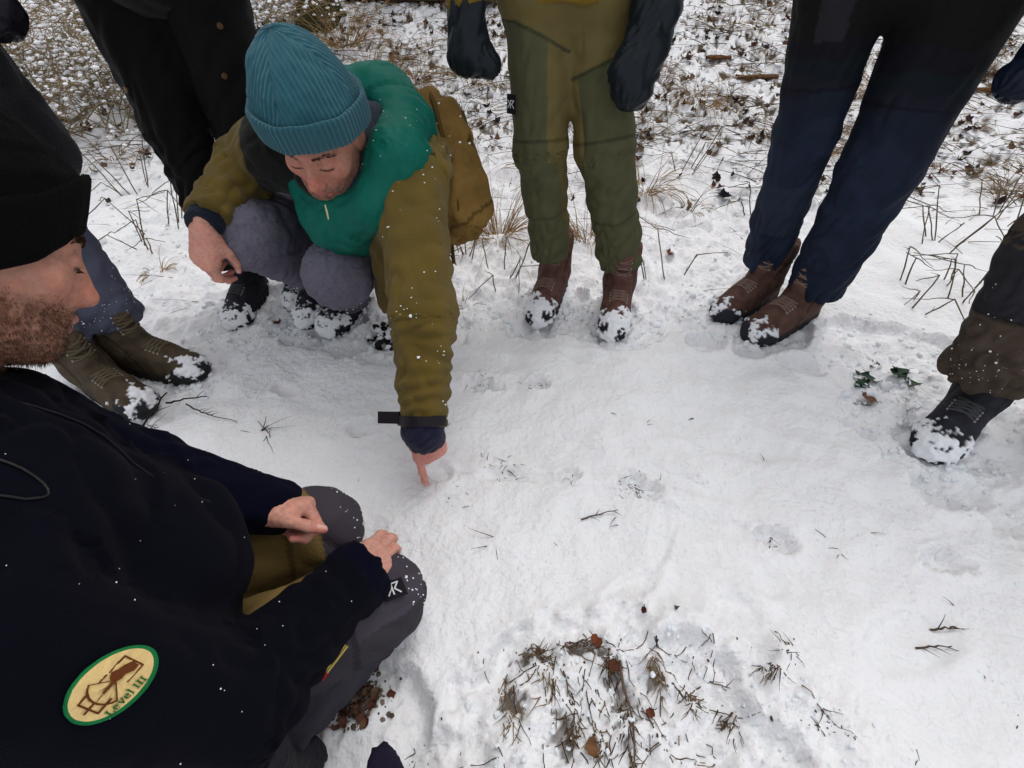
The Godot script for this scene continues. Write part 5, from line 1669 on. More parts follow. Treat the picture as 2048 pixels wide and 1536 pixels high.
func scatter(called: String, mesh: Mesh, m: Material, xfs: Array, cols: Array, label: String, category: String, parent: Node = self) -> void:
	var mm := MultiMesh.new()
	mm.transform_format = MultiMesh.TRANSFORM_3D
	mm.use_colors = true
	mm.mesh = mesh
	mm.instance_count = xfs.size()
	for i in xfs.size():
		mm.set_instance_transform(i, xfs[i])
		mm.set_instance_color(i, cols[i])
	var o := MultiMeshInstance3D.new()
	o.name = named(called, parent)
	o.multimesh = mm
	o.material_override = m
	parent.add_child(o, true)
	tag(o, label, category, "", "stuff")

func straw() -> Color: return Color(0.4, 0.27, 0.12)
func dark_stem() -> Color: return Color(0.035, 0.03, 0.022)

func plants() -> void:
	var rng := seeded(77)
	# dry grass tufts: x, z, blades, length, spread, label
	for q in [[-0.06, -2.1, 70, 0.4, 0.2, "large dry grass tuft bending over, left of the olive trousers", 1.4], [0.7, -2.55, 60, 0.34, 0.24, "flattened straw tuft right behind the olive trousers' left knee", 2.2], [-1.12, -3.9, 70, 0.5, 0.3, "tall straw-coloured grass clump behind the teal beanie's right side", 1.0], [-0.92, -3.62, 60, 0.42, 0.3, "straw clump above the green hood", 1.4],
			[-0.6, -3.5, 60, 0.34, 0.3, "low straw tuft left of the hanging black mitten", 2.2], [0.14, -2.75, 30, 0.3, 0.2, "sparse dry tuft seen between the olive trouser legs", 1.4], [-1.45, -1.75, 26, 0.1, 0.1, "small withered tuft below the squatting person's hanging hand", 2.0], [1.7, -2.85, 30, 0.4, 0.3, "dry stems left of the navy trousers' upper leg", 1.2], [2.3, -3.3, 45, 0.45, 0.3, "yellow straw clump seen between the navy trouser legs", 1.3], [2.6, -2.55, 40, 0.22, 0.2, "matted yellow tuft at the right edge of the snow", 2.4], [0.5, -3.2, 36, 0.35, 0.25, "bent straw tuft right of the olive trousers' hip", 1.7], [1.15, -3.3, 40, 0.3, 0.3, "straw tuft on the leaf-littered bank", 2.2], [1.62, -2.2, 26, 0.12, 0.12, "small brown tuft between the navy trouser shins", 2.2], [-0.18, -1.5, 24, 0.11, 0.09, "brown withered tuft beside the pointing arm's elbow", 2.4], [0.34, -2.05, 30, 0.28, 0.2, "reddish stalks behind the olive trousers' shins", 1.0]]:
		var t := thing("dry_grass_tuft", q[5], "grass", on_ground(q[0], q[1]))
		var acc := Acc.new()
		tuft(acc, Vector3.ZERO, int(q[2] * 1.5), q[3] * 1.15, q[4] * 1.2, 0.0019, q[6], rng, straw(), Color(0.2, 0.11, 0.05))
		obj("blades", acc.commit(), M.leaf, t).set_meta("kind", "stuff")
	# tall bent stems: x, z, label, height
	for q in [[1.85, -1.95, 0.42, 7, "tall broken stems with drooping leaves, right of the navy trousers"], [1.66, -1.5, 0.26, 6, "dark stems lying crosswise between navy trousers and right edge person"], [1.49, -1.52, 0.3, 5, "thin stem fallen towards the left from the dark stalk base"], [2.0, -1.72, 0.5, 5, "long stems crossing at the right edge of the picture"], [1.7, -1.63, 0.24, 4, "short upright stalks below the tall broken stems"], [-1.95, -2.5, 0.5, 6, "bent thin stalks in the snow left of the black coat"], [-1.68, -2.2, 0.42, 5, "angular thin stalks beside the black coat's shin"], [-1.62, -1.95, 0.34, 5, "zigzag dry stalk above the squatting person's hanging hand"], [1.2, -2.3, 0.3, 4, "long thin stalk lying left of the navy trousers"], [0.62, -1.7, 0.3, 4, "fine stalk lying between olive and navy trousers"], [-0.2, -1.9, 0.3, 8, "tangled stalks right of the rucksack"], [-0.05, -1.7, 0.26, 6, "crossed thin stalks left of the olive trousers' boots"], [0.9, -2.7, 0.36, 5, "sprawling bare stalks behind the gap between olive and navy trousers"], [1.5, -2.45, 0.3, 5, "thin stalks at the foot of the littered bank"], [2.3, -2.2, 0.35, 7, "matted bent stems near the right edge below the bank"]]:
		var t := thing("bent_stalks", q[4], "dead stems", on_ground(q[0], q[1]))
		for i in q[3]:
			var acc := Acc.new()
			var a := rng.randf() * TAU
			var at := Vector3(cos(a), 0, sin(a)) * rng.randf() * 0.1
			var h: float = q[2] * rng.randf_range(0.5, 1.0)
			var p1 := at + Vector3(cos(a) * h * 0.25, h * rng.randf_range(0.3, 0.7), sin(a) * h * 0.25)
			var b := a + rng.randf_range(-1.2, 1.2)
			var p2 := p1 + Vector3(cos(b) * h * 0.6, rng.randf_range(-0.3, 0.12) * h, sin(b) * h * 0.6)
			p2.y = maxf(p2.y, 0.01)
			var cc := Color(0.075, 0.06, 0.04).lerp(Color(0.15, 0.12, 0.08), rng.randf())
			twig(acc, [at - Vector3(0, 0.01, 0), p1, p2], 0.0027, rng, cc, 1)
			if rng.randf() < 0.5:
				blade(acc, p1, Vector3(cos(b + 2), 0.2, sin(b + 2)), h * 0.5, 0.0022, 1.6, 0.06, rng, cc, cc * 0.8)
			obj("stalk", acc.commit(), M.leaf, t)
	# sprigs poking through the open snow
	for q in [[-0.102, -1.365, 0.13, 6, "arching dark grass blades left of the olive trousers' boots"], [-0.666, -0.826, 0.085, 9, "starry sprig of thin stems between black sleeve and pointing hand"], [-0.542, -0.878, 0.05, 7, "small dark tuft left of the pointing hand"], [-0.635, -0.684, 0.1, 6, "bent blades just above the kneeling person's left sleeve"], [-0.727, -0.758, 0.06, 7, "grey sprig lying flat above the kneeling person's sleeve"], [-0.03, -0.735, 0.05, 8, "dark crumbled sprig in the track right of the pointing finger"], [0.316, -0.684, 0.06, 12, "dark matted sprig in the paw print in mid snow"], [-0.037, -0.527, 0.06, 3, "two-stemmed sprig nearer the kneeling person's knee"], [0.093, -0.515, 0.07, 3, "upright pair of thin blades in the open snow"], [0.246, -0.588, 0.04, 3, "tiny upright blades right of the long straw"], [0.703, -0.521, 0.06, 8, "dark sprig on the right, beside the forked one"], [0.774, -0.556, 0.055, 3, "forked bent stalk at the right"], [0.425, -0.56, 0.025, 4, "tiny dark fleck curled in the snow"], [0.272, -0.915, 0.025, 3, "tiny twig tip in the untouched snow, middle left"], [0.34, -0.986, 0.02, 3, "smallest dark speck above the untouched snow"], [0.36, -0.87, 0.03, 3, "short upright stub in the untouched snow"], [0.518, -0.926, 0.03, 3, "little dark stub in the untouched snow, right of the stubs"], [0.778, -0.384, 0.045, 2, "pair of bent needles at the lower right"], [0.898, -0.394, 0.04, 2, "curved needle right of the bent needles"], [0.711, -0.515, 0.04, 4, "loose stem tip below the dark sprig on the right"], [0.639, -0.159, 0.05, 2, "single dark needle at the bottom right edge"], [-0.18, -0.86, 0.05, 9, "dark sprig right of the pointing wrist"], [-0.375, -0.713, 0.02, 2, "tiny fleck left of the pointing finger"], [0.049, -0.888, 0.02, 2, "tiny fleck above the tracks"], [0.658, -0.767, 0.025, 2, "short straw in the clean snow at right"], [-0.965, -0.86, 0.07, 6, "thin blades beside the suede boot's toe"], [1.196, -1.227, 0.06, 8, "dark stubs above the green leaves"], [-0.1, -1.04, 0.03, 8, "dirty crumbs in the left paw print"], [0.08, -1.035, 0.025, 8, "dirty crumbs in the middle paw print"], [-0.24, -1.55, 0.16, 8, "thin crossed blades beside the olive sleeve"], [0.05, -1.25, 0.06, 4, "small blades in front of the brown boots"]]:
		var t := thing("grass_sprig", q[4], "sprig", on_ground(q[0], q[1]))
		var acc := Acc.new()
		var lean := rng.randf() * TAU
		for i in q[3]:
			var a := lean + rng.randfn() * 0.55 + (PI * 0.8 if i % 4 == 3 else 0.0)
			var flat := rng.randf_range(0.15, 1.1) if q[3] < 5 else rng.randf_range(0.05, 0.6)
			blade(acc, Vector3(rng.randfn(), 0, rng.randfn()) * q[2] * 0.16 - Vector3(0, 0.005, 0), Vector3(cos(a), flat, sin(a)), q[2] * rng.randf_range(0.35, 1.15), 0.0012, 0.9, 0.2, rng, dark_stem(), Color(0.07, 0.06, 0.045))
		obj("blades", acc.commit(), M.leaf, t)
	# dirt and torn grass scratched up in the paw prints and along the crease
	for q in [[-0.095, -1.037, 0.03, 30, "dirt scratched up in the left paw print beside the sleeve"], [0.075, -1.037, 0.024, 26, "dirt scratched up in the middle paw print above the clean snow"], [0.3, -0.684, 0.032, 40, "dark torn grass in the paw print in mid snow"], [0.579, -0.538, 0.024, 14, "grey crumbs in the paw print left of the forked stalk"], [-0.03, -0.735, 0.04, 26, "torn grass along the crease right of the pointing finger"], [-0.14, -0.66, 0.035, 10, "few dark crumbs just right of the fingertip"], [0.143, -0.705, 0.02, 8, "few crumbs in the small dent between finger and mid print"], [-0.22, -0.87, 0.05, 22, "dark debris beside the pointing hand's cuff"], [0.5, -0.19, 0.03, 26, "dark debris trail on the right flank of the tussock"], [0.49, -0.3, 0.03, 22, "curved debris line right of the tussock's top"], [0.92, -0.2, 0.06, 26, "dark debris at the bottom right corner"], [-0.16, -0.15, 0.03, 16, "rotten leaf crumbs near the purple knee"]]:
		var t := thing("debris", q[4], "debris", on_ground(q[0], q[1]))
		var acc := Acc.new()
		for i in q[3]:
			var p := on_ground(q[0] + rng.randfn() * q[2] * 0.7, q[1] + rng.randfn() * q[2] * 0.5) - t.position
			if rng.randf() < 0.5:
				var a := rng.randf() * TAU
				blade(acc, p + Vector3(0, 0.001, 0), Vector3(cos(a), rng.randf_range(0, 0.3), sin(a)), rng.randf_range(0.008, 0.035), 0.0009, 0.4, 0.25, rng, dark_stem(), Color(0.08, 0.065, 0.05))
			else:
				var s := rng.randf_range(0.0008, 0.0024)
				acc.blob(p, Vector3(s, s * 0.7, s * 1.4), dark_stem().lerp(Color(0.2, 0.18, 0.15), rng.randf()), rng)
		obj("crumbs", acc.commit(), M.leaf, t).set_meta("kind", "stuff")
	# long straw lying, small rods
	for q in [[[0.158, -0.588], [0.245, -0.615], 0.002, "pale straw stalk lying in the open snow"], [[0.755, -0.32], [0.83, -0.325], 0.0022, "dark knobbly rod lying at the lower right"], [[0.815, -0.357], [0.86, -0.358], 0.0025, "short dark twig above the knobbly rod"], [[0.275, -0.262], [0.3, -0.235], 0.0022, "hooked brown twig lying right of the leafy tussock"]]:
		var a := on_ground(q[0][0], q[0][1]) + Vector3(0, 0.002, 0)
		var b := on_ground(q[1][0], q[1][1]) + Vector3(0, 0.006, 0)
		var t := thing("small_twig", q[3], "twig", a)
		var acc := Acc.new()
		twig(acc, [Vector3.ZERO, (b - a) * 0.5 + Vector3(0, 0.003, 0), b - a], q[2], rng, Color(0.09, 0.07, 0.05), 3)
		obj("wood", acc.commit(), M.bark, t)
	# forked branch by the suede boots
	var t := thing("forked_branch", "dark forked branch lying in the snow before the suede boots", "branch", on_ground(-0.99, -0.99))
	var br := Acc.new()
	var P := func(x: float, z: float, up: float) -> Vector3: return on_ground(x, z) + Vector3(0, up, 0) - t.position
	twig(br, [P.call(-0.94, -0.74, 0.02), P.call(-0.985, -0.87, 0.04), P.call(-0.99, -0.99, 0.06)], 0.0042, rng, Color(0.03, 0.022, 0.018), 4)
	obj("limb", br.commit(), M.bark, t)
	br = Acc.new()
	twig(br, [P.call(-0.99, -0.965, 0.055), P.call(-0.93, -0.965, 0.04), P.call(-0.865, -0.972, 0.025)], 0.003, rng, Color(0.035, 0.025, 0.02), 1)
	obj("limb", br.commit(), M.bark, t)
	br = Acc.new()
	twig(br, [P.call(-0.924, -0.955, 0.035), P.call(-0.85, -0.91, 0.012), P.call(-0.8, -0.885, 0.01), P.call(-0.735, -0.87, 0.008)], 0.0022, rng, Color(0.035, 0.025, 0.02), 5)
	obj("limb", br.commit(), M.bark, t)
	# single leaves
	for q in [[-0.33, -2.2, 0.1, 0.014, Color(0.11, 0.022, 0.018), "red-brown leaf on the snow right of the rucksack"], [-0.36, -2.35, 0.05, 0.022, Color(0.05, 0.018, 0.02), "dark curled leaf above the red-brown leaf"], [0.66, -2.75, 0.07, 0.04, Color(0.03, 0.02, 0.025), "dark leaf by the olive trousers' left thigh"], [0.62, -2.42, 0.06, 0.03, Color(0.05, 0.03, 0.025), "dark leaf over the straw tuft"], [1.08, -2.45, 0.075, 0.04, Color(0.014, 0.014, 0.022), "blackish leaf standing in clean snow between the trousers"], [0.68, -1.9, 0.05, 0.017, Color(0.12, 0.055, 0.03), "narrow brown leaf left of the navy trousers' shins"], [1.55, -2.3, 0.07, 0.03, Color(0.09, 0.05, 0.03), "brown leaf seen between the navy trouser knees"], [-0.835, -1.4, 0.035, 0.014, Color(0.1, 0.025, 0.018), "tiny red leaf between the two snow-covered black boots"],
			[0.25, -0.372, 0.024, 0.009, Color(0.07, 0.018, 0.02), "dark red leaf scrap at the top of the tussock"], [0.31, -0.372, 0.016, 0.008, Color(0.07, 0.065, 0.06), "grey leaf scrap right of the dark red scrap"], [0.158, -0.318, 0.05, 0.018, Color(0.16, 0.045, 0.02), "orange-brown leaf at the tussock's upper edge"], [0.176, -0.285, 0.05, 0.02, Color(0.1, 0.04, 0.022), "crumpled brown leaf below the orange one"], [0.23, -0.212, 0.03, 0.013, Color(0.12, 0.04, 0.025), "square brown leaf in the middle of the tussock"], [0.125, -0.163, 0.05, 0.02, Color(0.17, 0.085, 0.04), "curled brown leaf at the bottom edge"], [1.054, -1.01, 0.055, 0.02, Color(0.13, 0.06, 0.035), "brown leaf under the green leaves"]]:
		var at := on_ground(q[0], q[1])
		var lf := thing("fallen_leaf", q[5], "leaf", at)
		var acc := Acc.new()
		var bas := Basis.from_euler(Vector3(rng.randf_range(-0.35, 0.35) * (2.2 if q[1] > -0.5 else 1.0), rng.randf() * TAU if q[5] != "red-brown leaf on the snow right of the rucksack" else 1.6, rng.randf_range(-0.4, 0.4)))
		leaf(acc, Transform3D(bas, Vector3(0, q[3] * 0.4 + 0.003, 0)), q[2] * (0.55 if q[1] > -0.5 else 1.0), q[3] * (0.55 if q[1] > -0.5 else 1.0), rng.randf_range(0.3, 0.9) + (0.5 if q[1] > -0.5 else 0.0), (3 if rng.randf() < 0.5 else 0) if q[1] < -0.5 else 0, q[4], rng)
		obj("blade", acc.commit(), M.leaf, lf)
	# evergreen leaves at the right
	for q in [[1.081, -1.092, "cluster of dark green ivy leaves in the snow, left of its twin"], [1.203, -1.092, "snow-dusted green ivy leaves nearer the right edge person's knee"], [1.186, -1.194, "single green ivy leaf above the other green leaves"]]:
		var iv := thing("ivy_leaves", q[2], "leaves", on_ground(q[0], q[1]))
		for k in (1 if q[1] < -1.15 else 4):
			var acc := Acc.new()
			var a := rng.randf() * TAU
			leaf(acc, Transform3D(Basis.from_euler(Vector3(rng.randf_range(-0.2, 0.2), a, rng.randf_range(-0.25, 0.25))), Vector3(cos(a) * 0.022, 0.004 + 0.004 * k, sin(a) * 0.022)), 0.05, 0.017, 0.5, 2, Color(0.018, 0.045, 0.022), rng)
			obj("leaf", acc.commit(), M.wax, iv)
	# matted grass and leaves in the tussock
	var ts := thing("matted_tussock", "matted brown grass tussock half buried under clods of snow at the bottom", "grass", on_ground(0.16, -0.17))
	var ta := Acc.new()
	for k in 150:
		# stems that hug the hump, half buried
		var x := 0.19 + rng.randfn() * 0.14; var z := -0.17 + rng.randf_range(-0.17, 0.17)
		if x > 0.56 or x < -0.06: continue
		var a := PI / 2.0 + rng.randfn() * 0.55 + (x - 0.14) * -2.0
		var L := rng.randf_range(0.02, 0.1)
		var pts := PackedVector3Array(); var rad := PackedFloat32Array()
		var w := Vector2(x, z)
		var dip := rng.randf_range(-0.002, 0.004)
		for i in 8:
			pts.append(on_ground(w.x, w.y) - ts.position + Vector3(0, dip + 0.003 * sin(i * 1.3 + k), 0))
			rad.append(rng.randf_range(0.0007, 0.0013) * (1.0 - 0.07 * i))
			a += rng.randfn() * 0.22
			w += Vector2(cos(a), sin(a)) * L / 7.0
		var cc := dark_stem().lerp(Color(0.2, 0.13, 0.065), pow(rng.randf(), 2.2))
		ta.tube(pts, rad, 4, cc, cc * 0.8)
	for k in 120:
		var x := 0.16 + rng.randfn() * 0.12; var z := -0.17 + rng.randf_range(-0.16, 0.16)
		var s := rng.randf_range(0.0008, 0.0026)
		ta.blob(on_ground(x, z) - ts.position, Vector3(s, s * 0.7, s * 1.6), dark_stem().lerp(Color(0.14, 0.06, 0.03), rng.randf()), rng)
	obj("blades", ta.commit(), M.leaf, ts).set_meta("kind", "stuff")
	# shredded wads of dead grass
	for q in [[0.0, -0.225, 0.022, 0.05, 0.24], [0.06, -0.27, 0.018, 0.035, 0.2], [0.04, -0.305, 0.02, 0.016, 0.1], [0.175, -0.285, 0.016, 0.028, 0.05], [0.255, -0.275, 0.014, 0.036, 0.2], [0.14, -0.175, 0.018, 0.026, 0.14], [0.1, -0.19, 0.014, 0.03, 0.06], [0.19, -0.17, 0.01, 0.07, 0.08], [0.12, -0.315, 0.05, 0.01, 0.02], [0.36, -0.2, 0.014, 0.02, 0.06], [0.44, -0.27, 0.012, 0.016, 0.03], [0.4, -0.12, 0.014, 0.02, 0.12], [0.31, -0.24, 0.012, 0.02, 0.1]]:
		var wa := Acc.new()
		for k in 46:
			var p := on_ground(q[0] + rng.randfn() * q[2] * 0.5, q[1] + rng.randfn() * q[3] * 0.5) - ts.position + Vector3(0, rng.randf() * 0.006, 0)
			var a := rng.randfn() * 0.6 + (0.0 if q[2] > q[3] else PI / 2.0)
			var cc := Color(0.24, 0.16, 0.075).lerp(Color(0.06, 0.03, 0.02), clampf(1.0 - q[4] * 4.0 + rng.randfn() * 0.3, 0, 1))
			blade(wa, p, Vector3(cos(a), rng.randf_range(-0.1, 0.15), sin(a)), rng.randf_range(0.01, 0.035), 0.0011, 0.4, 0.25, rng, cc, cc * 0.8)
		obj("grass_wad", wa.commit(), M.leaf, ts).set_meta("kind", "stuff")
	for st in [[[0.19, -0.29], [0.197, -0.2], [0.185, -0.06]], [[0.09, -0.27], [0.1, -0.24], [0.115, -0.222]], [[0.1, -0.31], [0.13, -0.325], [0.175, -0.31]], [[0.27, -0.27], [0.255, -0.22], [0.245, -0.18]], [[0.32, -0.25], [0.35, -0.262], [0.38, -0.25]], [[0.0, -0.24], [0.03, -0.26], [0.06, -0.3]]]:
		var acc := Acc.new()
		var pp := []
		for e in st: pp.append(on_ground(e[0], e[1]) - ts.position + Vector3(0, 0.004, 0))
		twig(acc, pp, 0.0026 if st[0][0] == 0.19 else 0.0016, rng, Color(0.12, 0.085, 0.06), 3)
		obj("stalk", acc.commit(), M.leaf, ts)
	ta = Acc.new()
	for k in 260:
		var x := 0.2 + rng.randf_range(-0.28, 0.36); var z := rng.randf_range(-0.34, 0.05)
		var dd := Vector2((x - 0.2) / 0.3, (z + 0.13) / 0.22).length()
		if dd > 1.1: continue
		var s := rng.randf_range(0.002, 0.007)
		ta.blob(on_ground(x, z) - ts.position + Vector3(0, s * 0.1, 0), Vector3(s, s * 0.6, s * rng.randf_range(0.7, 1.4)), Color(0.82, 0.83, 0.86), rng)
	obj("snow_clods", ta.commit(), M.snow, ts).set_meta("kind", "stuff")
	# patch of soil by the kneeling person's boot
	var so := thing("soil_patch", "bare patch of soil and rotten leaves beside the kneeling person's leg", "soil", on_ground(-0.285, -0.245))
	ta = Acc.new()
	for k in 260:
		var x := -0.285 + rng.randfn() * 0.026; var z := -0.245 + rng.randfn() * 0.02
		var s := rng.randf_range(0.002, 0.006)
		ta.blob(on_ground(x, z) - so.position, Vector3(s, s * 0.7, s), Color(0.1, 0.075, 0.055).lerp(Color(0.2, 0.16, 0.12) if rng.randf() < 0.6 else Color(0.07, 0.02, 0.018), rng.randf()), rng)
	for k in 24:
		leaf(ta, Transform3D(Basis.from_euler(Vector3(rng.randf() - 0.5, rng.randf() * TAU, rng.randf() - 0.5)), on_ground(-0.285 + rng.randfn() * 0.035, -0.245 + rng.randfn() * 0.025) - so.position + Vector3(0, 0.003, 0)), 0.02, 0.007, 0.6, 0, Color(0.09, 0.03, 0.02).lerp(Color(0.16, 0.1, 0.06), rng.randf()), rng)
	obj("crumbs", ta.commit(), M.leaf, so).set_meta("kind", "stuff")
	# dark wet clump under the pointing man's coat edge
	var cl := thing("leaf_clump", "dark wet leaf clump with snow under the hanging jacket edge of the squatting person", "leaves", on_ground(-0.42, -1.3))
	ta = Acc.new()
	for k in 120:
		var p := on_ground(-0.42 + rng.randfn() * 0.035, -1.31 + rng.randfn() * 0.03) - cl.position + Vector3(0, rng.randf() * 0.035, 0)
		var s := rng.randf_range(0.004, 0.014)
		ta.blob(p, Vector3(s, s * 0.7, s), Color(0.012, 0.012, 0.014) if rng.randf() < 0.72 else Color(0.8, 0.81, 0.84), rng)
	obj("crumbs", ta.commit(), M.leaf, cl).set_meta("kind", "stuff")

	litter_on_bank(rng)
	shrub(rng)
	wood_behind(rng)

func litter_on_bank(rng: RandomNumberGenerator) -> void:
	var proto := []
	for k in 3:
		var acc := Acc.new()
		leaf(acc, Transform3D(), 0.075, 0.024, 0.5 + 0.3 * k, 3 if k > 0 else 0, Color(1, 1, 1), rng)
		proto.append(acc.commit())
	var sets := [[], [], []]
	var cols := [[], [], []]
	var tints := [Color(0.07, 0.03, 0.02), Color(0.12, 0.06, 0.035), Color(0.03, 0.02, 0.017), Color(0.16, 0.1, 0.06), Color(0.04, 0.025, 0.028)]
	var n := 0
	while n < 2700:
		var x := rng.randf_range(-4.2, 4.4); var z := rng.randf_range(-5.6, -2.3)
		if rng.randf() > litter(x, z) * 0.9 + (0.02 if x > 0.4 else 0.0): continue
		if g_big.get_noise_2d(x * 3.4, z * 3.4) + rng.randf() * 0.4 < 0.2: continue
		n += 1
		var s := rng.randf_range(0.25, 0.85)
		var b := Basis.from_euler(Vector3(rng.randfn() * 0.45, rng.randf() * TAU, rng.randfn() * 0.45)).scaled(Vector3.ONE * s)
		var k := rng.randi() % 3
		sets[k].append(Transform3D(b, on_ground(x, z) + Vector3(0, 0.003 + 0.012 * s * rng.randf(), 0)))
		cols[k].append(tints[rng.randi() % 5] * rng.randf_range(0.7, 1.3))
	for k in 3: scatter("leaf_litter", proto[k], M.leaf, sets[k], cols[k], ["smooth dead leaves strewn on the snowy bank", "lobed dead leaves strewn on the snowy bank", "curled dead leaves strewn on the snowy bank"][k], "leaves")
	# twigs, stems and straw strewn over the bank
	var acc2 := Acc.new()
	blade(acc2, Vector3.ZERO, Vector3(1, 0.12, 0), 0.3, 0.0022, 0.3, 0.07, rng, Color(1, 1, 1), Color(1, 1, 1))
	var tw := acc2.commit()
	var xf := []; var tc := []
	n = 0
	while n < 6600:
		var x := rng.randf_range(-4.2, 4.4); var z := rng.randf_range(-5.4, -1.5)
		var k := litter(x, z)
		if rng.randf() > k * 0.8 + 0.34 * smoothstep(1.55, 2.2, -z + 0.12 * absf(x - 0.9)) * smoothstep(-0.2, 0.3, g_big.get_noise_2d(x * 2.2 + 5.0, z * 2.2)): continue
		n += 1
		var s := rng.randf_range(0.25, 1.3) * (1.0 if k > 0.5 else 0.6)
		xf.append(Transform3D(Basis.from_euler(Vector3(rng.randfn() * 0.15, rng.randf() * TAU, rng.randf_range(-0.05, 0.3))).scaled(Vector3.ONE * s), on_ground(x, z) + Vector3(0, 0.004, 0)))
		tc.append(Color(0.045, 0.035, 0.026).lerp(Color(0.28, 0.19, 0.09), pow(rng.randf(), 2.2)))
	scatter("strewn_twigs", tw, M.leaf, xf, tc, "thin twigs and straw strewn over bank and snow", "twigs")
	# matted straw on the bank
	acc2 = Acc.new()
	tuft(acc2, Vector3.ZERO, 26, 0.22, 0.14, 0.0016, 2.3, rng, Color(1, 1, 1), Color(0.6, 0.5, 0.4))
	var mat_ := acc2.commit()
	xf = []; tc = []
	n = 0
	while n < 420:
		var x := rng.randf_range(-4.2, 4.4); var z := rng.randf_range(-5.4, -2.3)
		if rng.randf() > litter(x, z) * 0.9 + 0.03: continue
		n += 1
		xf.append(Transform3D(Basis(Vector3.UP, rng.randf() * TAU).scaled(Vector3.ONE * rng.randf_range(0.4, 1.3)), on_ground(x, z)))
		tc.append(Color(0.36, 0.25, 0.11).lerp(Color(0.12, 0.08, 0.045), rng.randf()))
	scatter("matted_straw", mat_, M.leaf, xf, tc, "matted dead straw on the bank", "grass")
	# crumbs of snow kicked up round the boots
	var cb := Acc.new()
	cb.blob(Vector3.ZERO, Vector3(0.012, 0.009, 0.012), Color(1, 1, 1), rng)
	xf = []; tc = []
	n = 0
	while n < 2600:
		var t: Array = trodden[rng.randi() % trodden.size()]
		var a := rng.randf() * TAU
		var r: float = sqrt(rng.randf()) * t[2] * 1.05
		var x: float = t[0] + cos(a) * r; var z: float = t[1] + sin(a) * r
		if z > -0.5: continue
		n += 1
		var s := rng.randf_range(0.2, 1.0) * (1.8 if rng.randf() < 0.08 else 1.0)
		xf.append(Transform3D(Basis.from_euler(Vector3(rng.randfn() * 0.4, rng.randf() * TAU, 0)).scaled(Vector3(s, s, s * rng.randf_range(0.7, 1.4))), on_ground(x, z) + Vector3(0, 0.001, 0)))
		tc.append(Color(0.82, 0.83, 0.86))
	n = 0
	while n < 900:
		var x := rng.randf_range(-0.5, 1.5); var z := rng.randf_range(-1.1, 0.1)
		if g_rough.get_noise_2d(x * 2.5, z * 2.5 + 20.0) < 0.12 + 0.3 * rng.randf(): continue
		n += 1
		var s := rng.randf_range(0.08, 0.35)
		xf.append(Transform3D(Basis.from_euler(Vector3(rng.randfn() * 0.4, rng.randf() * TAU, 0)).scaled(Vector3(s, s, s)), on_ground(x, z)))
		tc.append(Color(0.82, 0.83, 0.86))
	scatter("snow_crumbs", cb.commit(), M.snow, xf, tc, "crumbs of snow kicked up round the boots", "snow")
	# lumps of snow lying among the litter
	var bl := Acc.new()
	bl.blob(Vector3.ZERO, Vector3(0.03, 0.018, 0.03), Color(1, 1, 1), rng)
	xf = []; tc = []
	n = 0
	while n < 1300:
		var x := rng.randf_range(-4.2, 4.4); var z := rng.randf_range(-5.6, -2.4)
		if rng.randf() > litter(x, z): continue
		n += 1
		var s := rng.randf_range(0.25, 1.1)
		xf.append(Transform3D(Basis.from_euler(Vector3(rng.randfn() * 0.2, rng.randf() * TAU, 0)).scaled(Vector3(s, s * 0.45, s)), on_ground(x, z) + Vector3(0, 0.002, 0)))
		tc.append(Color(0.8, 0.81, 0.84))
	scatter("snow_lumps", bl.commit(), M.snow, xf, tc, "small lumps of snow among the dead leaves", "snow")
	# bark pieces one can pick out
	for q in [[1.55, -3.55, 0.26, "long strip of brown bark on the bank near the black mitten"], [1.75, -2.95, 0.11, "rust-coloured bark chip left of the navy thigh"], [1.35, -3.75, 0.16, "dark bark slab at the top of the bank"], [2.95, -3.4, 0.2, "brown bark piece near the top right corner"]]:
		var t := thing("bark_strip", q[3], "bark", on_ground(q[0], q[1]) + Vector3(0, 0.015, 0))
		var ba := Acc.new()
		var rings := []; var cc := []
		for i in 9:
			var u := i / 8.0 - 0.5
			var ring := PackedVector3Array()
			for k in 10:
				var a := TAU * k / 10.0
				ring.append(Vector3(u * q[2], sin(a) * 0.012 + 0.01 * rng.randf(), -cos(a) * 0.034 * (1.0 - 1.6 * u * u) * rng.randf_range(0.8, 1.2)))
			rings.append(ring); cc.append(Color(0.1, 0.045, 0.02) * rng.randf_range(0.7, 1.3))
		ba.ring_loft(rings, cc)
		obj("bark", ba.commit(), M.bark, t)

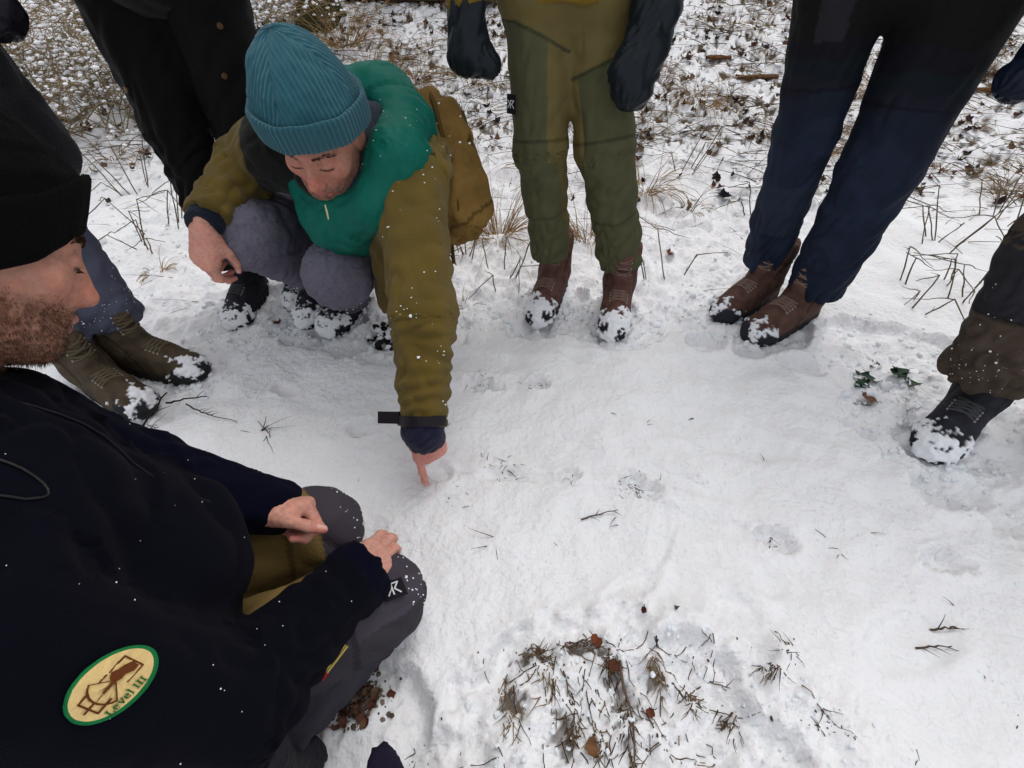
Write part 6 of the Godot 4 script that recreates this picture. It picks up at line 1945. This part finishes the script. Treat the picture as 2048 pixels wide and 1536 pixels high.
func shrub(rng: RandomNumberGenerator) -> void:
	for q in [[-2.55, -3.15, 0.62, 85, "snow-laden twiggy shrub at the upper left, behind the dark sleeve"], [-3.15, -3.5, 0.75, 70, "larger snowy thicket at the top left corner"], [-2.0, -3.5, 0.45, 45, "low snowy brush left of the black coat's skirt"], [-1.55, -4.1, 0.5, 50, "snowy brush between the black coat and the teal beanie"]]:
		var t := thing("snowy_shrub", q[4], "shrub", on_ground(q[0], q[1]))
		var acc := Acc.new()
		var sn := Acc.new()
		for i in q[3]:
			var a := rng.randf() * TAU
			var r0 := sqrt(rng.randf()) * 0.36
			var p := Vector3(cos(a) * r0, -0.03, sin(a) * r0)
			var d := Vector3(rng.randfn() * 0.6, 1.0, rng.randfn() * 0.6).normalized()
			var L: float = q[2] * rng.randf_range(0.5, 1.1)
			var cc := Color(0.13, 0.1, 0.06).lerp(Color(0.3, 0.22, 0.12), rng.randf())
			var pts := PackedVector3Array(); var rad := PackedFloat32Array()
			for k in 8:
				pts.append(p); rad.append(0.0035 * (1.0 - 0.1 * k))
				d = (d + Vector3(rng.randf_range(-0.3, 0.3), -0.08, rng.randf_range(-0.3, 0.3))).normalized()
				p += d * L / 7.0
				if k > 1:
					for s in 2:
						var sd := (d + Vector3(rng.randfn(), 0.3 * rng.randf(), rng.randfn()) * 0.9).normalized()
						blade(acc, p, sd, L * rng.randf_range(0.15, 0.35), 0.0022, 0.5, 0.12, rng, cc, cc)
						if rng.randf() < 0.9:
							var w := rng.randf_range(0.004, 0.012)
							sn.blob(p + sd * L * rng.randf_range(0.05, 0.2) + Vector3(0, w * 0.4, 0), Vector3(w * rng.randf_range(0.8, 1.8), w * 0.75, w * rng.randf_range(0.8, 1.8)), Color(0.82, 0.83, 0.86), rng)
			acc.tube(pts, rad, 4, cc)
		obj("stems", acc.commit(), M.leaf, t).set_meta("kind", "stuff")
		obj("snow_on_twigs", sn.commit(), M.snow, t).set_meta("kind", "stuff")

func wood_behind(rng: RandomNumberGenerator) -> void:
	# foot of a tree and a mossy log at the top
	for q in [[-1.36, -4.25, 0.11, "tree", "foot of a dark tree trunk above the teal beanie"], [-0.35, -4.75, 0.26, "tree", "broad mossy tree foot at the top edge, right of the green hood"]]:
		var at := on_ground(q[0], q[1])
		var t := thing("tree_trunk", q[4], q[3], at)
		var acc := Acc.new()
		var rings := []; var cc := []
		for i in 40:
			var y := -0.1 + 3.6 * pow(i / 39.0, 1.7)
			var ring := PackedVector3Array()
			for k in 44:
				var a := TAU * k / 44.0
				var flare := 1.0 + 0.9 * exp(-maxf(y, 0.0) / 0.12) * (0.55 + 0.45 * sin(a * 5.0 + q[0]))
				var r: float = q[2] * flare * (1.0 + 0.12 * g_rough.get_noise_3d(cos(a) * 14.0, y * 5.0, sin(a) * 14.0))
				ring.append(Vector3(sin(a) * r, y, cos(a) * r))
			rings.append(ring); cc.append(Color(0.045, 0.033, 0.022).lerp(Color(0.07, 0.065, 0.025), 0.5 + 0.5 * g_rough.get_noise_1d(i * 3.0)))
		acc.ring_loft(rings, cc)
		obj("trunk", acc.commit(), M.bark, t)
	var lg := thing("fallen_log", "dark rotten log lying along the top of the bank", "log", on_ground(-0.95, -4.55))
	var la := Acc.new()
	var lr := []; var lc := []
	for i in 24:
		var u := i / 23.0
		var ring := PackedVector3Array()
		for k in 24:
			var a := TAU * k / 24.0
			var r := 0.1 * (1.0 + 0.2 * g_rough.get_noise_3d(u * 12.0, cos(a) * 4.0, sin(a) * 4.0))
			ring.append(Vector3(-0.3 + 1.0 * u, 0.05 + r * sin(a), -r * cos(a) + 0.06 * sin(u * 4.0)))
		lr.append(ring); lc.append(Color(0.05, 0.03, 0.02))
	la.ring_loft(lr, lc)
	obj("trunk", la.commit(), M.bark, lg)

func materials() -> void:
	var weave := noise_tex(0.22, FastNoiseLite.TYPE_VALUE, 2, 3, true, 4.0)
	var fuzz := noise_tex(0.12, FastNoiseLite.TYPE_SIMPLEX_SMOOTH, 4, 5, true, 8.0)
	var pore := noise_tex(0.09, FastNoiseLite.TYPE_SIMPLEX_SMOOTH, 3, 9, true, 3.0)
	var rough := noise_tex(0.03, FastNoiseLite.TYPE_SIMPLEX_SMOOTH, 5, 12, true, 10.0)
	M.twill = cloth(0.85, weave, 3.2, 0.5)
	M.fleece = cloth(0.95, fuzz, 6.0, 1.1, 0.2)
	M.darkfleece = cloth(1.0, fuzz, 8.0, 0.7, 0.03)
	M.darkfleece.metallic_specular = 0.12
	M.knit = cloth(0.95, fuzz, 9.0, 0.8, 0.5)
	M.shell = cloth(0.62, weave, 3.0, 0.25)
	M.nylon = cloth(0.42, weave, 5.0, 0.3)
	M.skin = cloth(0.55, pore, 11.0, 0.35)
	M.skin.subsurf_scatter_enabled = true
	M.skin.subsurf_scatter_strength = 0.12
	M.leather = cloth(0.75, rough, 4.0, 0.6)
	M.lace = cloth(0.9, null, 1.0, 0.0)
	M.brass = cloth(0.4, null, 1.0, 0.0)
	M.brass.metallic = 0.6
	M.hair = cloth(0.7, null, 1.0, 0.0)
	M.stitch = cloth(0.8, weave, 7.0, 0.5)
	M.greenthread = StandardMaterial3D.new()
	M.greenthread.albedo_color = ph(38, 92, 44).linear_to_srgb()
	M.greenthread.roughness = 0.85
	M.wood = cloth(0.7, null, 1.0, 0.0)
	M.bark = cloth(0.95, rough, 5.0, 1.2)
	M.leaf = cloth(0.8, null, 1.0, 0.0)
	M.wax = cloth(0.4, null, 1.0, 0.0)
	M.snowbit = cloth(0.8, null, 1.0, 0.0)
	M.snow = cloth(0.75, rough, 3.0, 0.8)
	M.snow.subsurf_scatter_enabled = true
	M.snow.subsurf_scatter_strength = 0.15

func _ready() -> void:
	var cam := Camera3D.new()
	cam.name = "camera"
	add_child(cam)
	cam.position = Vector3(0, 0.97, 0)
	cam.rotation_degrees = Vector3(-43, 0, 0)
	cam.fov = 77.32
	cam.near = 0.02
	cam.far = 900.0
	cam.current = true
	var env := Environment.new()
	var sky := Sky.new()
	var ps := ProceduralSkyMaterial.new()
	ps.sky_top_color = Color(0.81, 0.825, 0.85)
	ps.sky_horizon_color = Color(0.755, 0.77, 0.79)
	ps.sky_curve = 0.2
	ps.ground_bottom_color = Color(0.5, 0.5, 0.52)
	ps.ground_horizon_color = Color(0.7, 0.72, 0.75)
	ps.sun_angle_max = 1.0
	sky.sky_material = ps
	env.background_mode = Environment.BG_SKY
	env.sky = sky
	env.tonemap_mode = Environment.TONE_MAPPER_LINEAR
	env.tonemap_exposure = 1.34
	env.sdfgi_enabled = true
	env.ssao_enabled = true
	env.ssil_enabled = true
	var we := WorldEnvironment.new()
	we.name = "world"
	we.environment = env
	add_child(we)
	var sun := DirectionalLight3D.new()
	sun.name = "overcast_sun"
	sun.light_energy = 0.38
	sun.light_color = Color(1.0, 0.99, 0.98)
	sun.light_angular_distance = 40.0
	sun.shadow_enabled = true
	sun.rotation_degrees = Vector3(-66, 150, 0)
	add_child(sun)

	folds = FastNoiseLite.new()
	folds.seed = 4; folds.noise_type = FastNoiseLite.TYPE_SIMPLEX_SMOOTH; folds.frequency = 1.0; folds.fractal_type = FastNoiseLite.FRACTAL_NONE
	fine = FastNoiseLite.new()
	fine.seed = 9; fine.noise_type = FastNoiseLite.TYPE_SIMPLEX_SMOOTH; fine.frequency = 1.0; fine.fractal_type = FastNoiseLite.FRACTAL_NONE
	g_big = FastNoiseLite.new()
	g_big.seed = 31; g_big.noise_type = FastNoiseLite.TYPE_SIMPLEX_SMOOTH; g_big.frequency = 1.0; g_big.fractal_octaves = 2
	g_rough = FastNoiseLite.new()
	g_rough.seed = 52; g_rough.noise_type = FastNoiseLite.TYPE_SIMPLEX_SMOOTH; g_rough.frequency = 1.0; g_rough.fractal_octaves = 2
	materials()
	var t0 := Time.get_ticks_msec()
	ground()
	var t1 := Time.get_ticks_msec()
	build_boots()
	var t2 := Time.get_ticks_msec()
	pointing_man()
	var t3 := Time.get_ticks_msec()
	kneeling_man()
	var t4 := Time.get_ticks_msec()
	bystanders()
	var t5 := Time.get_ticks_msec()
	plants()
